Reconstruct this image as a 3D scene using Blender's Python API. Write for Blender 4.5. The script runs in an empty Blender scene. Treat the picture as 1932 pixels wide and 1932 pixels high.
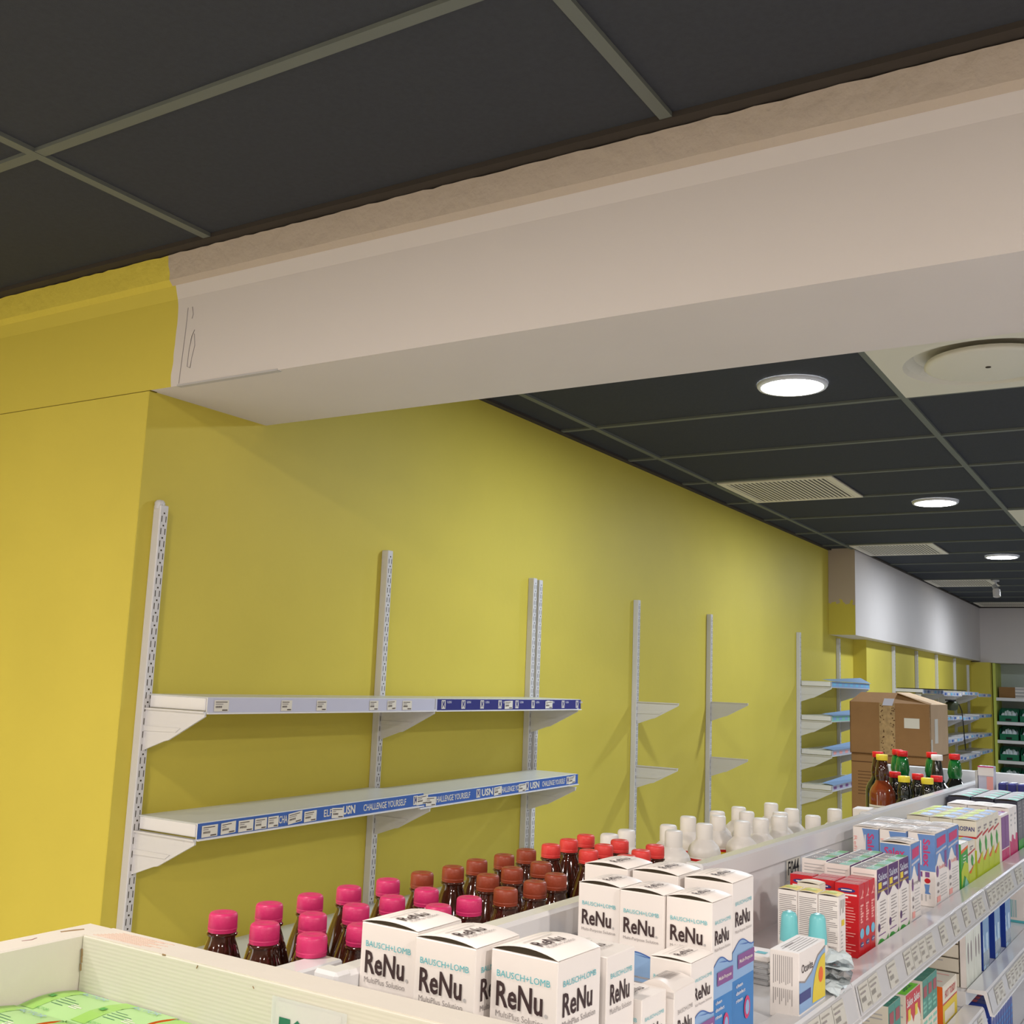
import bpy, math, random
from mathutils import Vector, Matrix
PI = math.pi
random.seed(7)
SC = bpy.context.scene
COL = SC.collection
EYE = 1.6                       # eye height above the floor

# ---------------------------------------------------------------- camera
cam_d = bpy.data.cameras.new('camera'); cam = bpy.data.objects.new('camera', cam_d); COL.objects.link(cam)
SC.camera = cam
cam_d.sensor_fit = 'HORIZONTAL'; cam_d.sensor_width = 36; cam_d.lens = 36 * 2018.7 / 1932
cam_d.clip_start = 0.02; cam_d.clip_end = 100
pi_, ro_, ya_ = map(math.radians, (8.767, 2.213, 31.988))
fw = Vector((-math.sin(ya_) * math.cos(pi_), math.cos(ya_) * math.cos(pi_), math.sin(pi_)))
rt0 = Vector((math.cos(ya_), math.sin(ya_), 0)); up0 = rt0.cross(fw)
rt = math.cos(ro_) * rt0 + math.sin(ro_) * up0; up = -math.sin(ro_) * rt0 + math.cos(ro_) * up0
m = Matrix.Identity(4)
for i in range(3):
    m[i][0] = rt[i]; m[i][1] = up[i]; m[i][2] = -fw[i]
m[2][3] = EYE
cam.matrix_world = m

# ---------------------------------------------------------------- world, exposure
W = bpy.data.worlds.new('world'); SC.world = W; W.use_nodes = True
W.node_tree.nodes['Background'].inputs[0].default_value = (0.95, 0.95, 1.0, 1)
W.node_tree.nodes['Background'].inputs[1].default_value = 0.15
SC.view_settings.view_transform = 'Standard'; SC.view_settings.look = 'None'
SC.view_settings.gamma = 1; SC.view_settings.use_curve_mapping = False
SC.view_settings.exposure = 0.2

COOL = (0.80, 0.89, 1.0); WARM = (1.0, 0.92, 0.85)
def disc_light(x, y, p, c, size=0.19, z=0.985):
    l = bpy.data.lights.new('downlight_beam', 'AREA'); l.shape = 'DISK'; l.size = size; l.energy = p; l.color = c
    o = bpy.data.objects.new('downlight_beam', l); o.location = (x, y, z + EYE); COL.objects.link(o); return o
# (x, y, watts, colour) of each downlight: the ones in view come first, the rest are unseen and assumed
LAMPS = [(-1.06, 3.44, 13, COOL), (-1.06, 5.93, 13, COOL), (-1.06, 8.45, 13, COOL), (-1.06, 10.95, 13, COOL), 
         (1.33, 3.44, 13, COOL), (1.33, 5.93, 13, COOL), (1.33, 8.45, 13, COOL), (1.33, 10.95, 13, COOL), (3.7, 5.93, 13, COOL), (3.7, 10.0, 13, COOL),
         (-1.15, 0.35, 15, WARM), (1.3, 0.35, 42, WARM), (-1.9, -1.5, 34, WARM), (0.3, -1.5, 40, WARM), (2.5, -1.5, 40, WARM), (3.3, 1.0, 46, WARM), (-3.6, -0.2, 26, WARM), (-1.5, -3.0, 50, WARM), (1.2, -3.0, 50, WARM)]
for i_, L in enumerate(LAMPS): disc_light(L[0], L[1], L[2] * (1.4 if i_ < 10 else 0.86), L[3])

# added area light: assumed daylight from the left, behind the camera; no opening seen
l_ = bpy.data.lights.new('assumed_daylight', 'AREA'); l_.shape = 'RECTANGLE'; l_.size = 2.2; l_.size_y = 2.0; l_.energy = 28; l_.color = (0.92, 0.96, 1.0)
o_ = bpy.data.objects.new('assumed_daylight', l_); o_.location = (-4.35, -1.6, EYE - 0.45); o_.rotation_euler = (math.radians(90), 0, math.radians(-75)); COL.objects.link(o_)

# ---------------------------------------------------------------- materials
def lin(c):
    return tuple(((v / 255) / 12.92 if v / 255 <= 0.04045 else ((v / 255 + 0.055) / 1.055) ** 2.4) for v in c) + (1,)
MATS = {}
def mat(name, rgb, rough=0.5, spec=0.5, metal=0.0, noise=0.0, nscale=8.0, bump=0.0, bscale=60.0, coat=0.0, trans=0.0, emit=0.0, alpha=1.0, ior=1.45):
    if name in MATS: return MATS[name]
    M = bpy.data.materials.new(name); M.use_nodes = True; nt = M.node_tree
    b = nt.nodes['Principled BSDF']; c = lin(rgb)
    b.inputs['Base Color'].default_value = c; b.inputs['Roughness'].default_value = rough
    b.inputs['Specular IOR Level'].default_value = spec; b.inputs['Metallic'].default_value = metal
    b.inputs['Coat Weight'].default_value = coat; b.inputs['Coat Roughness'].default_value = 0.08
    b.inputs['Transmission Weight'].default_value = trans; b.inputs['IOR'].default_value = ior
    b.inputs['Alpha'].default_value = alpha
    if emit: b.inputs['Emission Color'].default_value = c; b.inputs['Emission Strength'].default_value = emit
    if noise or bump:
        tc = nt.nodes.new('ShaderNodeTexCoord')
    if noise:
        n = nt.nodes.new('ShaderNodeTexNoise'); n.inputs['Scale'].default_value = nscale; n.inputs['Detail'].default_value = 5
        nt.links.new(tc.outputs['Object'], n.inputs['Vector'])
        r = nt.nodes.new('ShaderNodeMapRange'); r.inputs['From Min'].default_value = 0.3; r.inputs['From Max'].default_value = 0.7
        r.inputs['To Min'].default_value = 1 - noise; r.inputs['To Max'].default_value = 1 + noise
        nt.links.new(n.outputs['Fac'], r.inputs['Value'])
        mx = nt.nodes.new('ShaderNodeVectorMath'); mx.operation = 'SCALE'; mx.inputs[0].default_value = c[:3]
        nt.links.new(r.outputs['Result'], mx.inputs['Scale']); nt.links.new(mx.outputs['Vector'], b.inputs['Base Color'])
    if bump:
        n2 = nt.nodes.new('ShaderNodeTexNoise'); n2.inputs['Scale'].default_value = bscale; n2.inputs['Detail'].default_value = 4
        nt.links.new(tc.outputs['Object'], n2.inputs['Vector'])
        bp = nt.nodes.new('ShaderNodeBump'); bp.inputs['Strength'].default_value = bump; bp.inputs['Distance'].default_value = 0.01
        nt.links.new(n2.outputs['Fac'], bp.inputs['Height']); nt.links.new(bp.outputs['Normal'], b.inputs['Normal'])
    MATS[name] = M; return M

YEL = (208, 191, 78); WHT = (214, 206, 200)
m_yellow = mat('yellow wall paint', YEL, 0.55, 0.3, noise=0.03, nscale=3, bump=0.05, bscale=40)
m_white = mat('white emulsion paint', WHT, 0.6, 0.3, noise=0.02, nscale=3, bump=0.05, bscale=30)
m_soffit = m_white
m_tile = mat('charcoal ceiling tile', (63, 65, 69), 0.9, 0.15, noise=0.05, nscale=90, bump=0.15, bscale=400)
m_grid = mat('grey green ceiling grid', (104, 108, 100), 0.6, 0.3)
m_trimdark = mat('dark edge angle', (66, 60, 54), 0.7, 0.2)
m_metal = mat('off-white powder coated steel', (212, 210, 210), 0.28, 0.5)
m_metal2 = mat('white gloss steel', (226, 224, 224), 0.16, 0.6)
m_shelf = mat('pale grey laminate shelf', (206, 208, 204), 0.3, 0.5)
m_dark = mat('dark slot', (70, 62, 50), 0.9, 0.1)
m_black = mat('black print', (30, 28, 30), 0.6, 0.3)
m_ink = mat('brown black ink', (66, 50, 50), 0.6, 0.3)
m_grey = mat('grey print', (150, 142, 140), 0.6, 0.3)
m_lgrey = mat('pale grey print', (186, 182, 180), 0.6, 0.3)
m_teal = mat('teal print', (90, 182, 192), 0.5, 0.3)
m_card = mat('white carton', (236, 228, 222), 0.42, 0.45)
m_cream = mat('cream carton', (226, 218, 200), 0.5, 0.4)
m_paper = mat('paper ticket', (220, 214, 200), 0.6, 0.2)
m_blue = mat('royal blue print', (62, 98, 170), 0.35, 0.5)
m_navy = mat('navy print', (52, 54, 120), 0.3, 0.5)
m_railg = mat('clear ticket rail', (204, 202, 202), .22, .6)
m_pale = mat('clear-covered ticket', (206, 202, 190), 0.3, 0.5); m_tink = mat('faded ticket print', (158, 152, 144), 0.5, 0.3)
m_lilac = mat('lilac white strip', (198, 198, 214), 0.25, 0.5)
m_lblue = mat('light blue print', (140, 172, 210), 0.4, 0.4)
m_mblue = mat('mid blue print', (62, 124, 186), 0.4, 0.4)
m_purple = mat('purple print', (132, 82, 140), 0.4, 0.4)
m_dpurple = mat('deep purple print', (88, 48, 104), 0.4, 0.4)
m_magenta = mat('magenta print', (202, 60, 112), 0.4, 0.4)
m_red = mat('red carton', (196, 26, 34), 0.35, 0.5)
m_pinkp = mat('pink print', (240, 168, 160), 0.5, 0.3)
m_orange = mat('orange print', (232, 104, 30), 0.4, 0.4)
m_yelp = mat('yellow print', (226, 200, 50), 0.4, 0.4)
m_lime = mat('lime print', (190, 204, 50), 0.4, 0.4)
m_green = mat('green print', (70, 160, 66), 0.4, 0.4)
m_dgreen = mat('dark green print', (40, 110, 84), 0.4, 0.4)
m_mint = mat('mint print', (140, 200, 178), 0.4, 0.4)
m_bgreen = mat('bright green sticker', (126, 214, 60), 0.5, 0.3)
m_sky = mat('sky blue print', (120, 190, 220), 0.4, 0.4)
m_wood = mat('painted wood', (216, 208, 196), 0.55, 0.3, noise=0.03, nscale=6, bump=0.12, bscale=35)
m_raw = mat('chipped wood', (150, 124, 92), 0.8, 0.1)
m_kraft = mat('brown corrugated card', (150, 112, 72), 0.8, 0.2, noise=0.05, nscale=12, bump=0.1, bscale=80)
m_kraft2 = mat('light brown card', (196, 166, 132), 0.75, 0.2, noise=0.04, nscale=12)
m_tape = mat('brown packing tape', (170, 140, 96), 0.25, 0.5, noise=0.2, nscale=60)
m_silver = mat('silver foil', (200, 200, 200), 0.2, 0.6, metal=0.7)
m_pinkcap = mat('pink cap plastic', (204, 46, 104), 0.4, 0.5, bump=0.05, bscale=300)
m_brncap = mat('brown cap plastic', (146, 62, 38), 0.4, 0.5, bump=0.05, bscale=300)
m_redcap = mat('coral red cap plastic', (226, 66, 62), 0.4, 0.5, bump=0.05, bscale=300)
m_wcap = mat('white cap plastic', (236, 230, 224), 0.4, 0.5)
m_yelcap = mat('yellow cap plastic', (232, 208, 52), 0.4, 0.5)
m_rcap = mat('bright red cap plastic', (218, 30, 32), 0.35, 0.5)
m_syrup = mat('dark brown syrup bottle', (62, 28, 16), 0.06, 0.6, coat=0.6)
m_syrup2 = mat('amber glass', (128, 56, 26), 0.06, 0.6, coat=0.6)
m_gglass = mat('green glass', (24, 104, 44), 0.05, 0.6, coat=0.6)
m_dglass = mat('near black glass', (22, 24, 20), 0.05, 0.6, coat=0.6)
m_hdpe = mat('white bottle plastic', (232, 226, 220), 0.35, 0.5)
m_cyan = mat('turquoise cap plastic', (120, 202, 206), 0.3, 0.5)
m_bin = mat('green storage bin plastic', (16, 110, 76), 0.4, 0.4)
m_film = mat('clear film', (225, 228, 232), 0.12, 0.5, trans=0.0, alpha=0.45)
m_bag = mat('white sachets', (214, 224, 226), 0.4, 0.4)
m_cab = mat('pale grey green panel', (186, 194, 184), 0.6, 0.3)
m_floor = mat('pale floor vinyl', (206, 206, 210), 0.3, 0.4, noise=0.05, nscale=20)
m_vent = mat('vent off-white', (222, 214, 196), 0.5, 0.3)
m_ventback = mat('vent shadow gap', (120, 112, 98), 0.8, 0.2)
m_lampglow = mat('lamp diffuser', (255, 255, 255), 0.5, 0.3, emit=14)
m_lampring = mat('lamp ring', (220, 222, 226), 0.4, 0.4)
m_acc = mat('air diffuser white', (216, 210, 192), 0.5, 0.3)

m_crack = mat('hairline crack', (120, 104, 40), 0.9, 0.1)
def two_tone(name, base_rgb, rough, axis, thr, amp, scale, z_lo=None, other=YEL, flip=False, bands=False):
    """white paint and yellow paint meeting at a hand-cut wavy edge"""
    M = mat(name, base_rgb, rough, 0.3, bump=0.05, bscale=30); nt = M.node_tree; b = nt.nodes['Principled BSDF']
    tc = nt.nodes.new('ShaderNodeTexCoord'); sp = nt.nodes.new('ShaderNodeSeparateXYZ'); nt.links.new(tc.outputs['Object'], sp.inputs[0])
    n = nt.nodes.new('ShaderNodeTexNoise'); n.inputs['Scale'].default_value = scale; n.inputs['Detail'].default_value = 2
    nt.links.new(tc.outputs['Object'], n.inputs['Vector'])
    s = nt.nodes.new('ShaderNodeMath'); s.operation = 'MULTIPLY_ADD'; s.inputs[1].default_value = amp
    nt.links.new(n.outputs['Fac'], s.inputs[0]); nt.links.new(sp.outputs[axis], s.inputs[2])
    g = nt.nodes.new('ShaderNodeMath'); g.operation = 'LESS_THAN' if not flip else 'GREATER_THAN'; g.inputs[1].default_value = thr + amp / 2
    nt.links.new(s.outputs[0], g.inputs[0])
    mx = nt.nodes.new('ShaderNodeMix'); mx.data_type = 'RGBA'; mx.inputs[6].default_value = lin(base_rgb); mx.inputs[7].default_value = lin(other)
    nt.links.new(g.outputs[0], mx.inputs[0]); nt.links.new(mx.outputs[2], b.inputs['Base Color'])
    return M
m_beam = two_tone('beam paint', WHT, 0.6, 'X', -2.055, 0.05, 7)
m_band = two_tone('rough plaster band', (186, 172, 156), 0.8, 'X', -2.07, 0.06, 9)
nt = m_band.node_tree
for n_ in nt.nodes:
    if n_.type == 'BUMP': n_.inputs['Strength'].default_value = 0.5
m_front2 = two_tone('primer patch over yellow', (190, 172, 150), 0.8, 'Z', 0.62 + EYE, 0.16, 22)
# wood-grain for the crate
mg = mat('ribbed painted wood', (206, 202, 188), 0.6, 0.3); nt = mg.node_tree
tc = nt.nodes.new('ShaderNodeTexCoord'); wv = nt.nodes.new('ShaderNodeTexWave'); wv.bands_direction = 'Z'
wv.inputs['Scale'].default_value = 95; wv.inputs['Distortion'].default_value = 0.6; wv.inputs['Detail'].default_value = 2
mp = nt.nodes.new('ShaderNodeMapping'); mp.inputs['Scale'].default_value = (0.15, 0.15, 1); nt.links.new(tc.outputs['Object'], mp.inputs[0]); nt.links.new(mp.outputs[0], wv.inputs['Vector'])
bp = nt.nodes.new('ShaderNodeBump'); bp.inputs['Strength'].default_value = 0.18; bp.inputs['Distance'].default_value = 0.0004
nt.links.new(wv.outputs['Fac'], bp.inputs['Height']); nt.links.new(bp.outputs[0], nt.nodes['Principled BSDF'].inputs['Normal'])

# ---------------------------------------------------------------- mesh helpers
GLY = {}
def glyphs(s, bold):
    k = (s, bold)
    if k not in GLY:
        cu = bpy.data.curves.new('t', 'FONT'); cu.body = s; cu.resolution_u = 2; cu.offset = bold
        o = bpy.data.objects.new('t', cu); COL.objects.link(o); bpy.context.view_layer.update()
        me = bpy.data.meshes.new_from_object(o.evaluated_get(bpy.context.evaluated_depsgraph_get()))
        vs = [(v.co.x, v.co.y) for v in me.vertices]; fs = [tuple(p.vertices) for p in me.polygons]
        x0 = min(v[0] for v in vs); x1 = max(v[0] for v in vs); y0 = min(v[1] for v in vs); y1 = max(v[1] for v in vs)
        vs = [((a - x0) / (x1 - x0), (b - y0) / (y1 - y0)) for a, b in vs]
        bpy.data.objects.remove(o); bpy.data.curves.remove(cu); bpy.data.meshes.remove(me)
        GLY[k] = (vs, fs)
    return GLY[k]

class MB:
    def __init__(s): s.v = []; s.f = []; s.m = []; s.sm = []; s.ms = []; s.lift = None
    def mi(s, m):
        if m not in s.ms: s.ms.append(m)
        return s.ms.index(m)
    def poly(s, pts, m, smooth=False):
        b = len(s.v); s.v += [tuple(p) for p in pts]; s.f.append(tuple(range(b, b + len(pts)))); s.m.append(s.mi(m)); s.sm.append(smooth)
    def mesh(s, vs, fs, m, smooth=False):
        b = len(s.v); s.v += [tuple(p) for p in vs]; k = s.mi(m)
        for f in fs: s.f.append(tuple(b + i for i in f)); s.m.append(k); s.sm.append(smooth)
    def box(s, x0, x1, y0, y1, z0, z1, m, bev=0.0):
        if bev <= 0:
            vs = [(x, y, z) for z in (z0, z1) for y in (y0, y1) for x in (x0, x1)]
            s.mesh(vs, [(0, 2, 3, 1), (4, 5, 7, 6), (0, 1, 5, 4), (2, 6, 7, 3), (0, 4, 6, 2), (1, 3, 7, 5)], m); return
        e = bev; vs = []; idx = {}
        for i, (x, dx) in enumerate(((x0, e), (x1, -e))):
            for j, (y, dy) in enumerate(((y0, e), (y1, -e))):
                for k, (z, dz) in enumerate(((z0, e), (z1, -e))):
                    for a, p in (('x', (x, y + dy, z + dz)), ('y', (x + dx, y, z + dz)), ('z', (x + dx, y + dy, z))):
                        idx[i, j, k, a] = len(vs); vs.append(p)
        fs = []
        I = idx
        for i in (0, 1):
            q = [I[i, 0, 0, 'x'], I[i, 1, 0, 'x'], I[i, 1, 1, 'x'], I[i, 0, 1, 'x']]; fs.append(q if i else q[::-1])
            q = [I[0, i, 0, 'y'], I[0, i, 1, 'y'], I[1, i, 1, 'y'], I[1, i, 0, 'y']]; fs.append(q if i else q[::-1])
            q = [I[0, 0, i, 'z'], I[1, 0, i, 'z'], I[1, 1, i, 'z'], I[0, 1, i, 'z']]; fs.append(q if i else q[::-1])
            for j in (0, 1):
                q = [I[i, j, 0, 'x'], I[i, j, 0, 'y'], I[i, j, 1, 'y'], I[i, j, 1, 'x']]; fs.append(q)
                q = [I[i, 0, j, 'x'], I[i, 0, j, 'z'], I[i, 1, j, 'z'], I[i, 1, j, 'x']]; fs.append(q)
                q = [I[0, i, j, 'y'], I[0, i, j, 'z'], I[1, i, j, 'z'], I[1, i, j, 'y']]; fs.append(q)
                for k in (0, 1): fs.append([I[i, j, k, a] for a in 'xyz'])
        s.mesh(vs, [tuple(f) for f in fs], m)
    def lathe(s, prof, m, seg=24, cx=0, cy=0, cap=True):
        vs = []; n = len(prof)
        for r, z in prof:
            for i in range(seg):
                a = 2 * PI * i / seg; vs.append((cx + r * math.cos(a), cy + r * math.sin(a), z))
        fs = [(j * seg + i, j * seg + (i + 1) % seg, (j + 1) * seg + (i + 1) % seg, (j + 1) * seg + i) for j in range(n - 1) for i in range(seg)]
        s.mesh(vs, fs, m, True)
        if cap:
            s.poly([(cx + prof[-1][0] * math.cos(2 * PI * i / seg), cy + prof[-1][0] * math.sin(2 * PI * i / seg), prof[-1][1]) for i in range(seg)], m)
            s.poly([(cx + prof[0][0] * math.cos(-2 * PI * i / seg), cy + prof[0][0] * math.sin(-2 * PI * i / seg), prof[0][1]) for i in range(seg)], m)
    def prism(s, pts, axis, a0, a1, m):
        """extrude a 2D outline: axis 'y' -> pts are (x,z); axis 'x' -> pts are (y,z)"""
        f = (lambda p, t: (p[0], t, p[1])) if axis == 'y' else ((lambda p, t: (t, p[0], p[1])) if axis == 'x' else (lambda p, t: (p[0], p[1], t)))
        n = len(pts); vs = [f(p, a0) for p in pts] + [f(p, a1) for p in pts]
        s.mesh(vs, [tuple(range(n))[::-1], tuple(range(n, 2 * n))] + [(i, (i + 1) % n, n + (i + 1) % n, n + i) for i in range(n)], m)
    def tube(s, pts, r, m, seg=8):
        P = [Vector(p) for p in pts]; vs = []
        for i, p in enumerate(P):
            d = (P[min(i + 1, len(P) - 1)] - P[max(i - 1, 0)]).normalized()
            a = d.cross(Vector((0, 0, 1)) if abs(d.z) < 0.9 else Vector((1, 0, 0))).normalized(); b = d.cross(a)
            for k in range(seg): t = 2 * PI * k / seg; vs.append(tuple(p + a * math.cos(t) * r + b * math.sin(t) * r))
        s.mesh(vs, [(j * seg + i, j * seg + (i + 1) % seg, (j + 1) * seg + (i + 1) % seg, (j + 1) * seg + i) for j in range(len(P) - 1) for i in range(seg)], m, True)
    # --- printing on a face: F = (origin, ux, uy, normal)
    def P(s, F, u, v, e=0.0004):
        o, a, b, n = F; p = o + a * u + b * v + n * e
        if s.lift: p = s.lift(p)
        return tuple(p)
    def rect(s, F, u0, v0, u1, v1, m, e=0.0003):
        if s.lift:
            for i in range(10):
                a, c = u0 + (u1 - u0) * i / 10, u0 + (u1 - u0) * (i + 1) / 10
                for j in range(3): s.poly([s.P(F, p, q, e) for p, q in ((a, v0 + (v1 - v0) * j / 3), (c, v0 + (v1 - v0) * j / 3), (c, v0 + (v1 - v0) * (j + 1) / 3), (a, v0 + (v1 - v0) * (j + 1) / 3))], m)
            return
        s.poly([s.P(F, u0, v0, e), s.P(F, u1, v0, e), s.P(F, u1, v1, e), s.P(F, u0, v1, e)], m)
    def pol(s, F, pts, m, e=0.0003): s.poly([s.P(F, u, v, e) for u, v in pts], m)
    def ell(s, F, u, v, ru, rv, m, e=0.0004, n=20): s.poly([s.P(F, u + ru * math.cos(2 * PI * i / n), v + rv * math.sin(2 * PI * i / n), e) for i in range(n)], m)
    def text(s, F, t, u, v, w, h, m, bold=0.0, e=0.0007, rot=0, flip=False):
        vs, fs = glyphs(t, bold); out = []
        for a, b in vs:
            if rot == 0: q = (u + a * w, v + b * h)
            elif rot == 180: q = (u + (1 - a) * w, v + (1 - b) * h)
            elif rot == -90: q = (u + b * w, v + (1 - a) * h)      # reads downwards
            else: q = (u + (1 - b) * w, v + a * h)
            out.append(s.P(F, q[0], q[1], e))
        s.mesh(out, fs, m)
    def bars(s, F, u0, v0, u1, v1, n, m, th=0.45, seed=1, vert=False):
        R = random.Random(seed)
        for i in range(n):
            k = R.choice((1, 1, 0.9, 0.75, 0.55))
            if vert:
                x = u1 - (u1 - u0) * (i + 0.5) / n; t = (u1 - u0) / n * th / 2; s.rect(F, x - t, v1 - (v1 - v0) * k, x + t, v1, m)
            else:
                y = v1 - (v1 - v0) * (i + 0.5) / n; t = (v1 - v0) / n * th / 2; s.rect(F, u0, y - t, u0 + (u1 - u0) * k, y + t, m)
    def barcode(s, F, u0, v0, u1, v1, m=None, seed=3):
        R = random.Random(seed); u = u0
        while u < u1:
            w = (u1 - u0) * R.choice((0.012, 0.02, 0.035)); s.rect(F, u, v0, min(u + w, u1), v1, m or m_grey); u += w + (u1 - u0) * R.choice((0.015, 0.03))
    def build(s, name, parent=None, loc=None, rz=0, label=None, cat=None, group=None, kind=None):
        me = bpy.data.meshes.new(name); me.from_pydata(s.v, [], s.f)
        for x in s.ms: me.materials.append(x)
        me.polygons.foreach_set('material_index', s.m); me.polygons.foreach_set('use_smooth', s.sm); me.update()
        o = bpy.data.objects.new(name, me); COL.objects.link(o)
        if loc is not None: o.location = loc
        o.rotation_euler[2] = rz
        if parent: o.parent = parent
        tag(o, label, cat, group, kind); return o
def tag(o, label=None, cat=None, group=None, kind=None):
    if label: o['label'] = label
    if cat: o['category'] = cat
    if group: o['group'] = group
    if kind: o['kind'] = kind
def thing(name, label, cat, loc=(0, 0, 0), rz=0, group=None):
    o = bpy.data.objects.new(name, None); o.empty_display_size = 0.05; COL.objects.link(o)
    o.location = loc; o.rotation_euler[2] = rz; tag(o, label, cat, group); return o
def dup(root, loc, rz=None, label=None, group=None):
    r = root.copy(); COL.objects.link(r); r.location = loc
    if rz is not None: r.rotation_euler[2] = rz
    if label: r['label'] = label
    if group: r['group'] = group
    for ch in list(root.children):
        c = ch.copy(); COL.objects.link(c); c.parent = r
        for g in list(ch.children):
            d = g.copy(); COL.objects.link(d); d.parent = c
    return r
def faces(w, d, h):
    """print frames of a box whose base centre is the origin: front (-y), right (+x), top"""
    V = Vector
    return ((V((-w / 2, -d / 2, 0)), V((1, 0, 0)), V((0, 0, 1)), V((0, -1, 0))),
            (V((w / 2, -d / 2, 0)), V((0, 1, 0)), V((0, 0, 1)), V((1, 0, 0))),
            (V((-w / 2, -d / 2, h)), V((1, 0, 0)), V((0, 1, 0)), V((0, 0, 1))))

# gondola frame: t along, s to the right, z relative to the eye
GA = math.radians(2.05)
def G(t, s, z): return (-0.66 + math.sin(GA) * t + math.cos(GA) * s, 1.03 + math.cos(GA) * t - math.sin(GA) * s, z + EYE)
E_ = EYE

# ================================================================ STRUCTURE
b = MB(); b.box(-4.6, 5.2, -4.2, 14.2, -0.1, 0.0, m_floor); b.build('floor', kind='structure')
# ceiling: tiles above a flange grid, one piece on either side of the beam
b = MB()
H = 1.0 + E_
b.box(-4.6, 5.2, -4.2, 1.70, H + 0.008, H + 0.03, m_tile)
b.box(-2.13, -.75, 2.10, 13.5, H + 0.008, H + 0.03, m_tile); b.box(-.15, 5.2, 2.10, 13.5, H + 0.008, H + 0.03, m_tile)
for ya, yb in ((2.10, 3.10), (3.735, 6.27), (6.905, 13.5)): b.box(-.75, -.15, ya, yb, H + 0.008, H + 0.03, m_tile)
b.box(-4.6, 5.2, -4.2, 13.9, H + .09, H + .1, m_trimdark)
def gx(x, y0, y1): b.box(x - 0.012, x + 0.012, y0, y1, H - 0.001, H + 0.0085, m_grid)
def gy(y, x0, x1): b.box(x0, x1, y - 0.012, y + 0.012, H, H + 0.0085, m_grid)
for x in (-4.25, -3.08, -1.907, -0.735, 0.435, 1.605, 2.775, 3.945): gx(x, -4.2, 1.65)
for k in range(9): gy(1.195 - 0.63 * k, -4.6, 5.2)
for x in (-1.955, -0.762, 0.43, 1.62, 2.81, 4.0): gx(x, 2.10, 13.4)
for k in range(-2, 16): gy(3.735 + 0.634 * k, -2.13 if k < 6.2 else -1.94, 5.2)
b.box(-4.6, 5.2, 1.645, 1.70, H - 0.003, H + 0.0085, m_trimdark)
b.box(-2.13, -2.105, 2.10, 7.76, H - 0.003, H + 0.0085, m_trimdark)
b.box(-2.13, 5.2, 2.10, 2.125, H - 0.003, H + 0.0085, m_trimdark)
b.box(-1.94, -1.92, 7.76, 13.4, H - 0.003, H + 0.0085, m_trimdark)
b.box(-1.94, 5.2, 13.36, 13.4, H - 0.003, H + 0.0085, m_trimdark)
b.build('ceiling', kind='structure')

# left wall: flush with the beam, then running away; a pier; the far stretch
b = MB()
b.box(-2.45, -2.13, 1.7004, 8.44, 0, 1.15 + E_, m_yellow)
b.box(-2.45, -2.03, 8.44, 13.9, 0, 1.15 + E_, m_yellow)
b.build('wall_left', kind='structure')
b = MB(); b.box(-4.6, -2.132, 1.70, 1.99, 0, 0.663 + E_, m_yellow)
b.box(-4.6, -2.132, 1.70, 1.99, 0.663 + E_, 0.6655 + E_, m_yellow); b.box(-4.6, -2.125, 1.6994, 1.72, 0.6635 + E_, 0.6652 + E_, m_crack)
b.build('wall_front', kind='structure')
b = MB(); b.box(-4.6, -4.4, -4.2, 1.8, 0, 1.1 + E_, m_yellow); b.build('wall_side', kind='structure')
b = MB(); b.box(-4.6, 5.2, -4.4, -4.2, 0, 1.1 + E_, m_white); b.build('wall_back', kind='structure')
b = MB(); b.box(5.2, 5.4, -4.4, 14.2, 0, 1.1 + E_, m_white); b.build('wall_right', kind='structure')
b = MB(); b.box(-2.45, 5.2, 13.9, 14.2, 0, 1.1 + E_, m_cab); b.build('wall_far', kind='structure')
# crossbeam with a rough plaster band along its top
b = MB()
R = random.Random(4); N = 90
x0, x1 = -4.6, 5.2
prof = [(2.10, 0.665), (1.70, 0.665), (1.70, 0.888)]
b.mesh([(x, y, z + E_) for x in (x0, x1) for y, z in [(2.10, 1.05), (2.10, 0.665), (1.70, 0.665), (1.70, 0.888)]],
       [(0, 1, 5, 4), (2, 3, 7, 6)], m_beam)
b.mesh([(x, y, .665 + E_) for x in (-2.13, x1) for y in (2.10, 1.70)], [(0, 1, 3, 2)], m_white)
xs = [x0 + (x1 - x0) * i / 400 for i in range(401)]
def rag(a): return [a * R.uniform(-1, 1) for _ in xs]
r1 = rag(0.0010); r2 = rag(0.0014)
rows = []
for j, (y, z) in enumerate([(1.70, 0.888), (1.693, 0.922), (1.681, 0.934), (1.676, 0.965), (1.672, 0.994), (1.70, 1.001)]):
    rows.append([(x, y + (r1[i] if j == 4 else 0), z + E_ + (r2[i] if j == 4 else (0.5 * r1[i] if j == 2 else 0))) for i, x in enumerate(xs)])
vs = [p for r_ in rows for p in r_]; n = len(xs)
b.mesh(vs, [(j * n + i, j * n + i + 1, (j + 1) * n + i + 1, (j + 1) * n + i) for j in range(1) for i in range(n - 1)], m_beam)
b.mesh(vs, [(j * n + i, j * n + i + 1, (j + 1) * n + i + 1, (j + 1) * n + i) for j in range(1, 5) for i in range(n - 1)], m_band)
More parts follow.
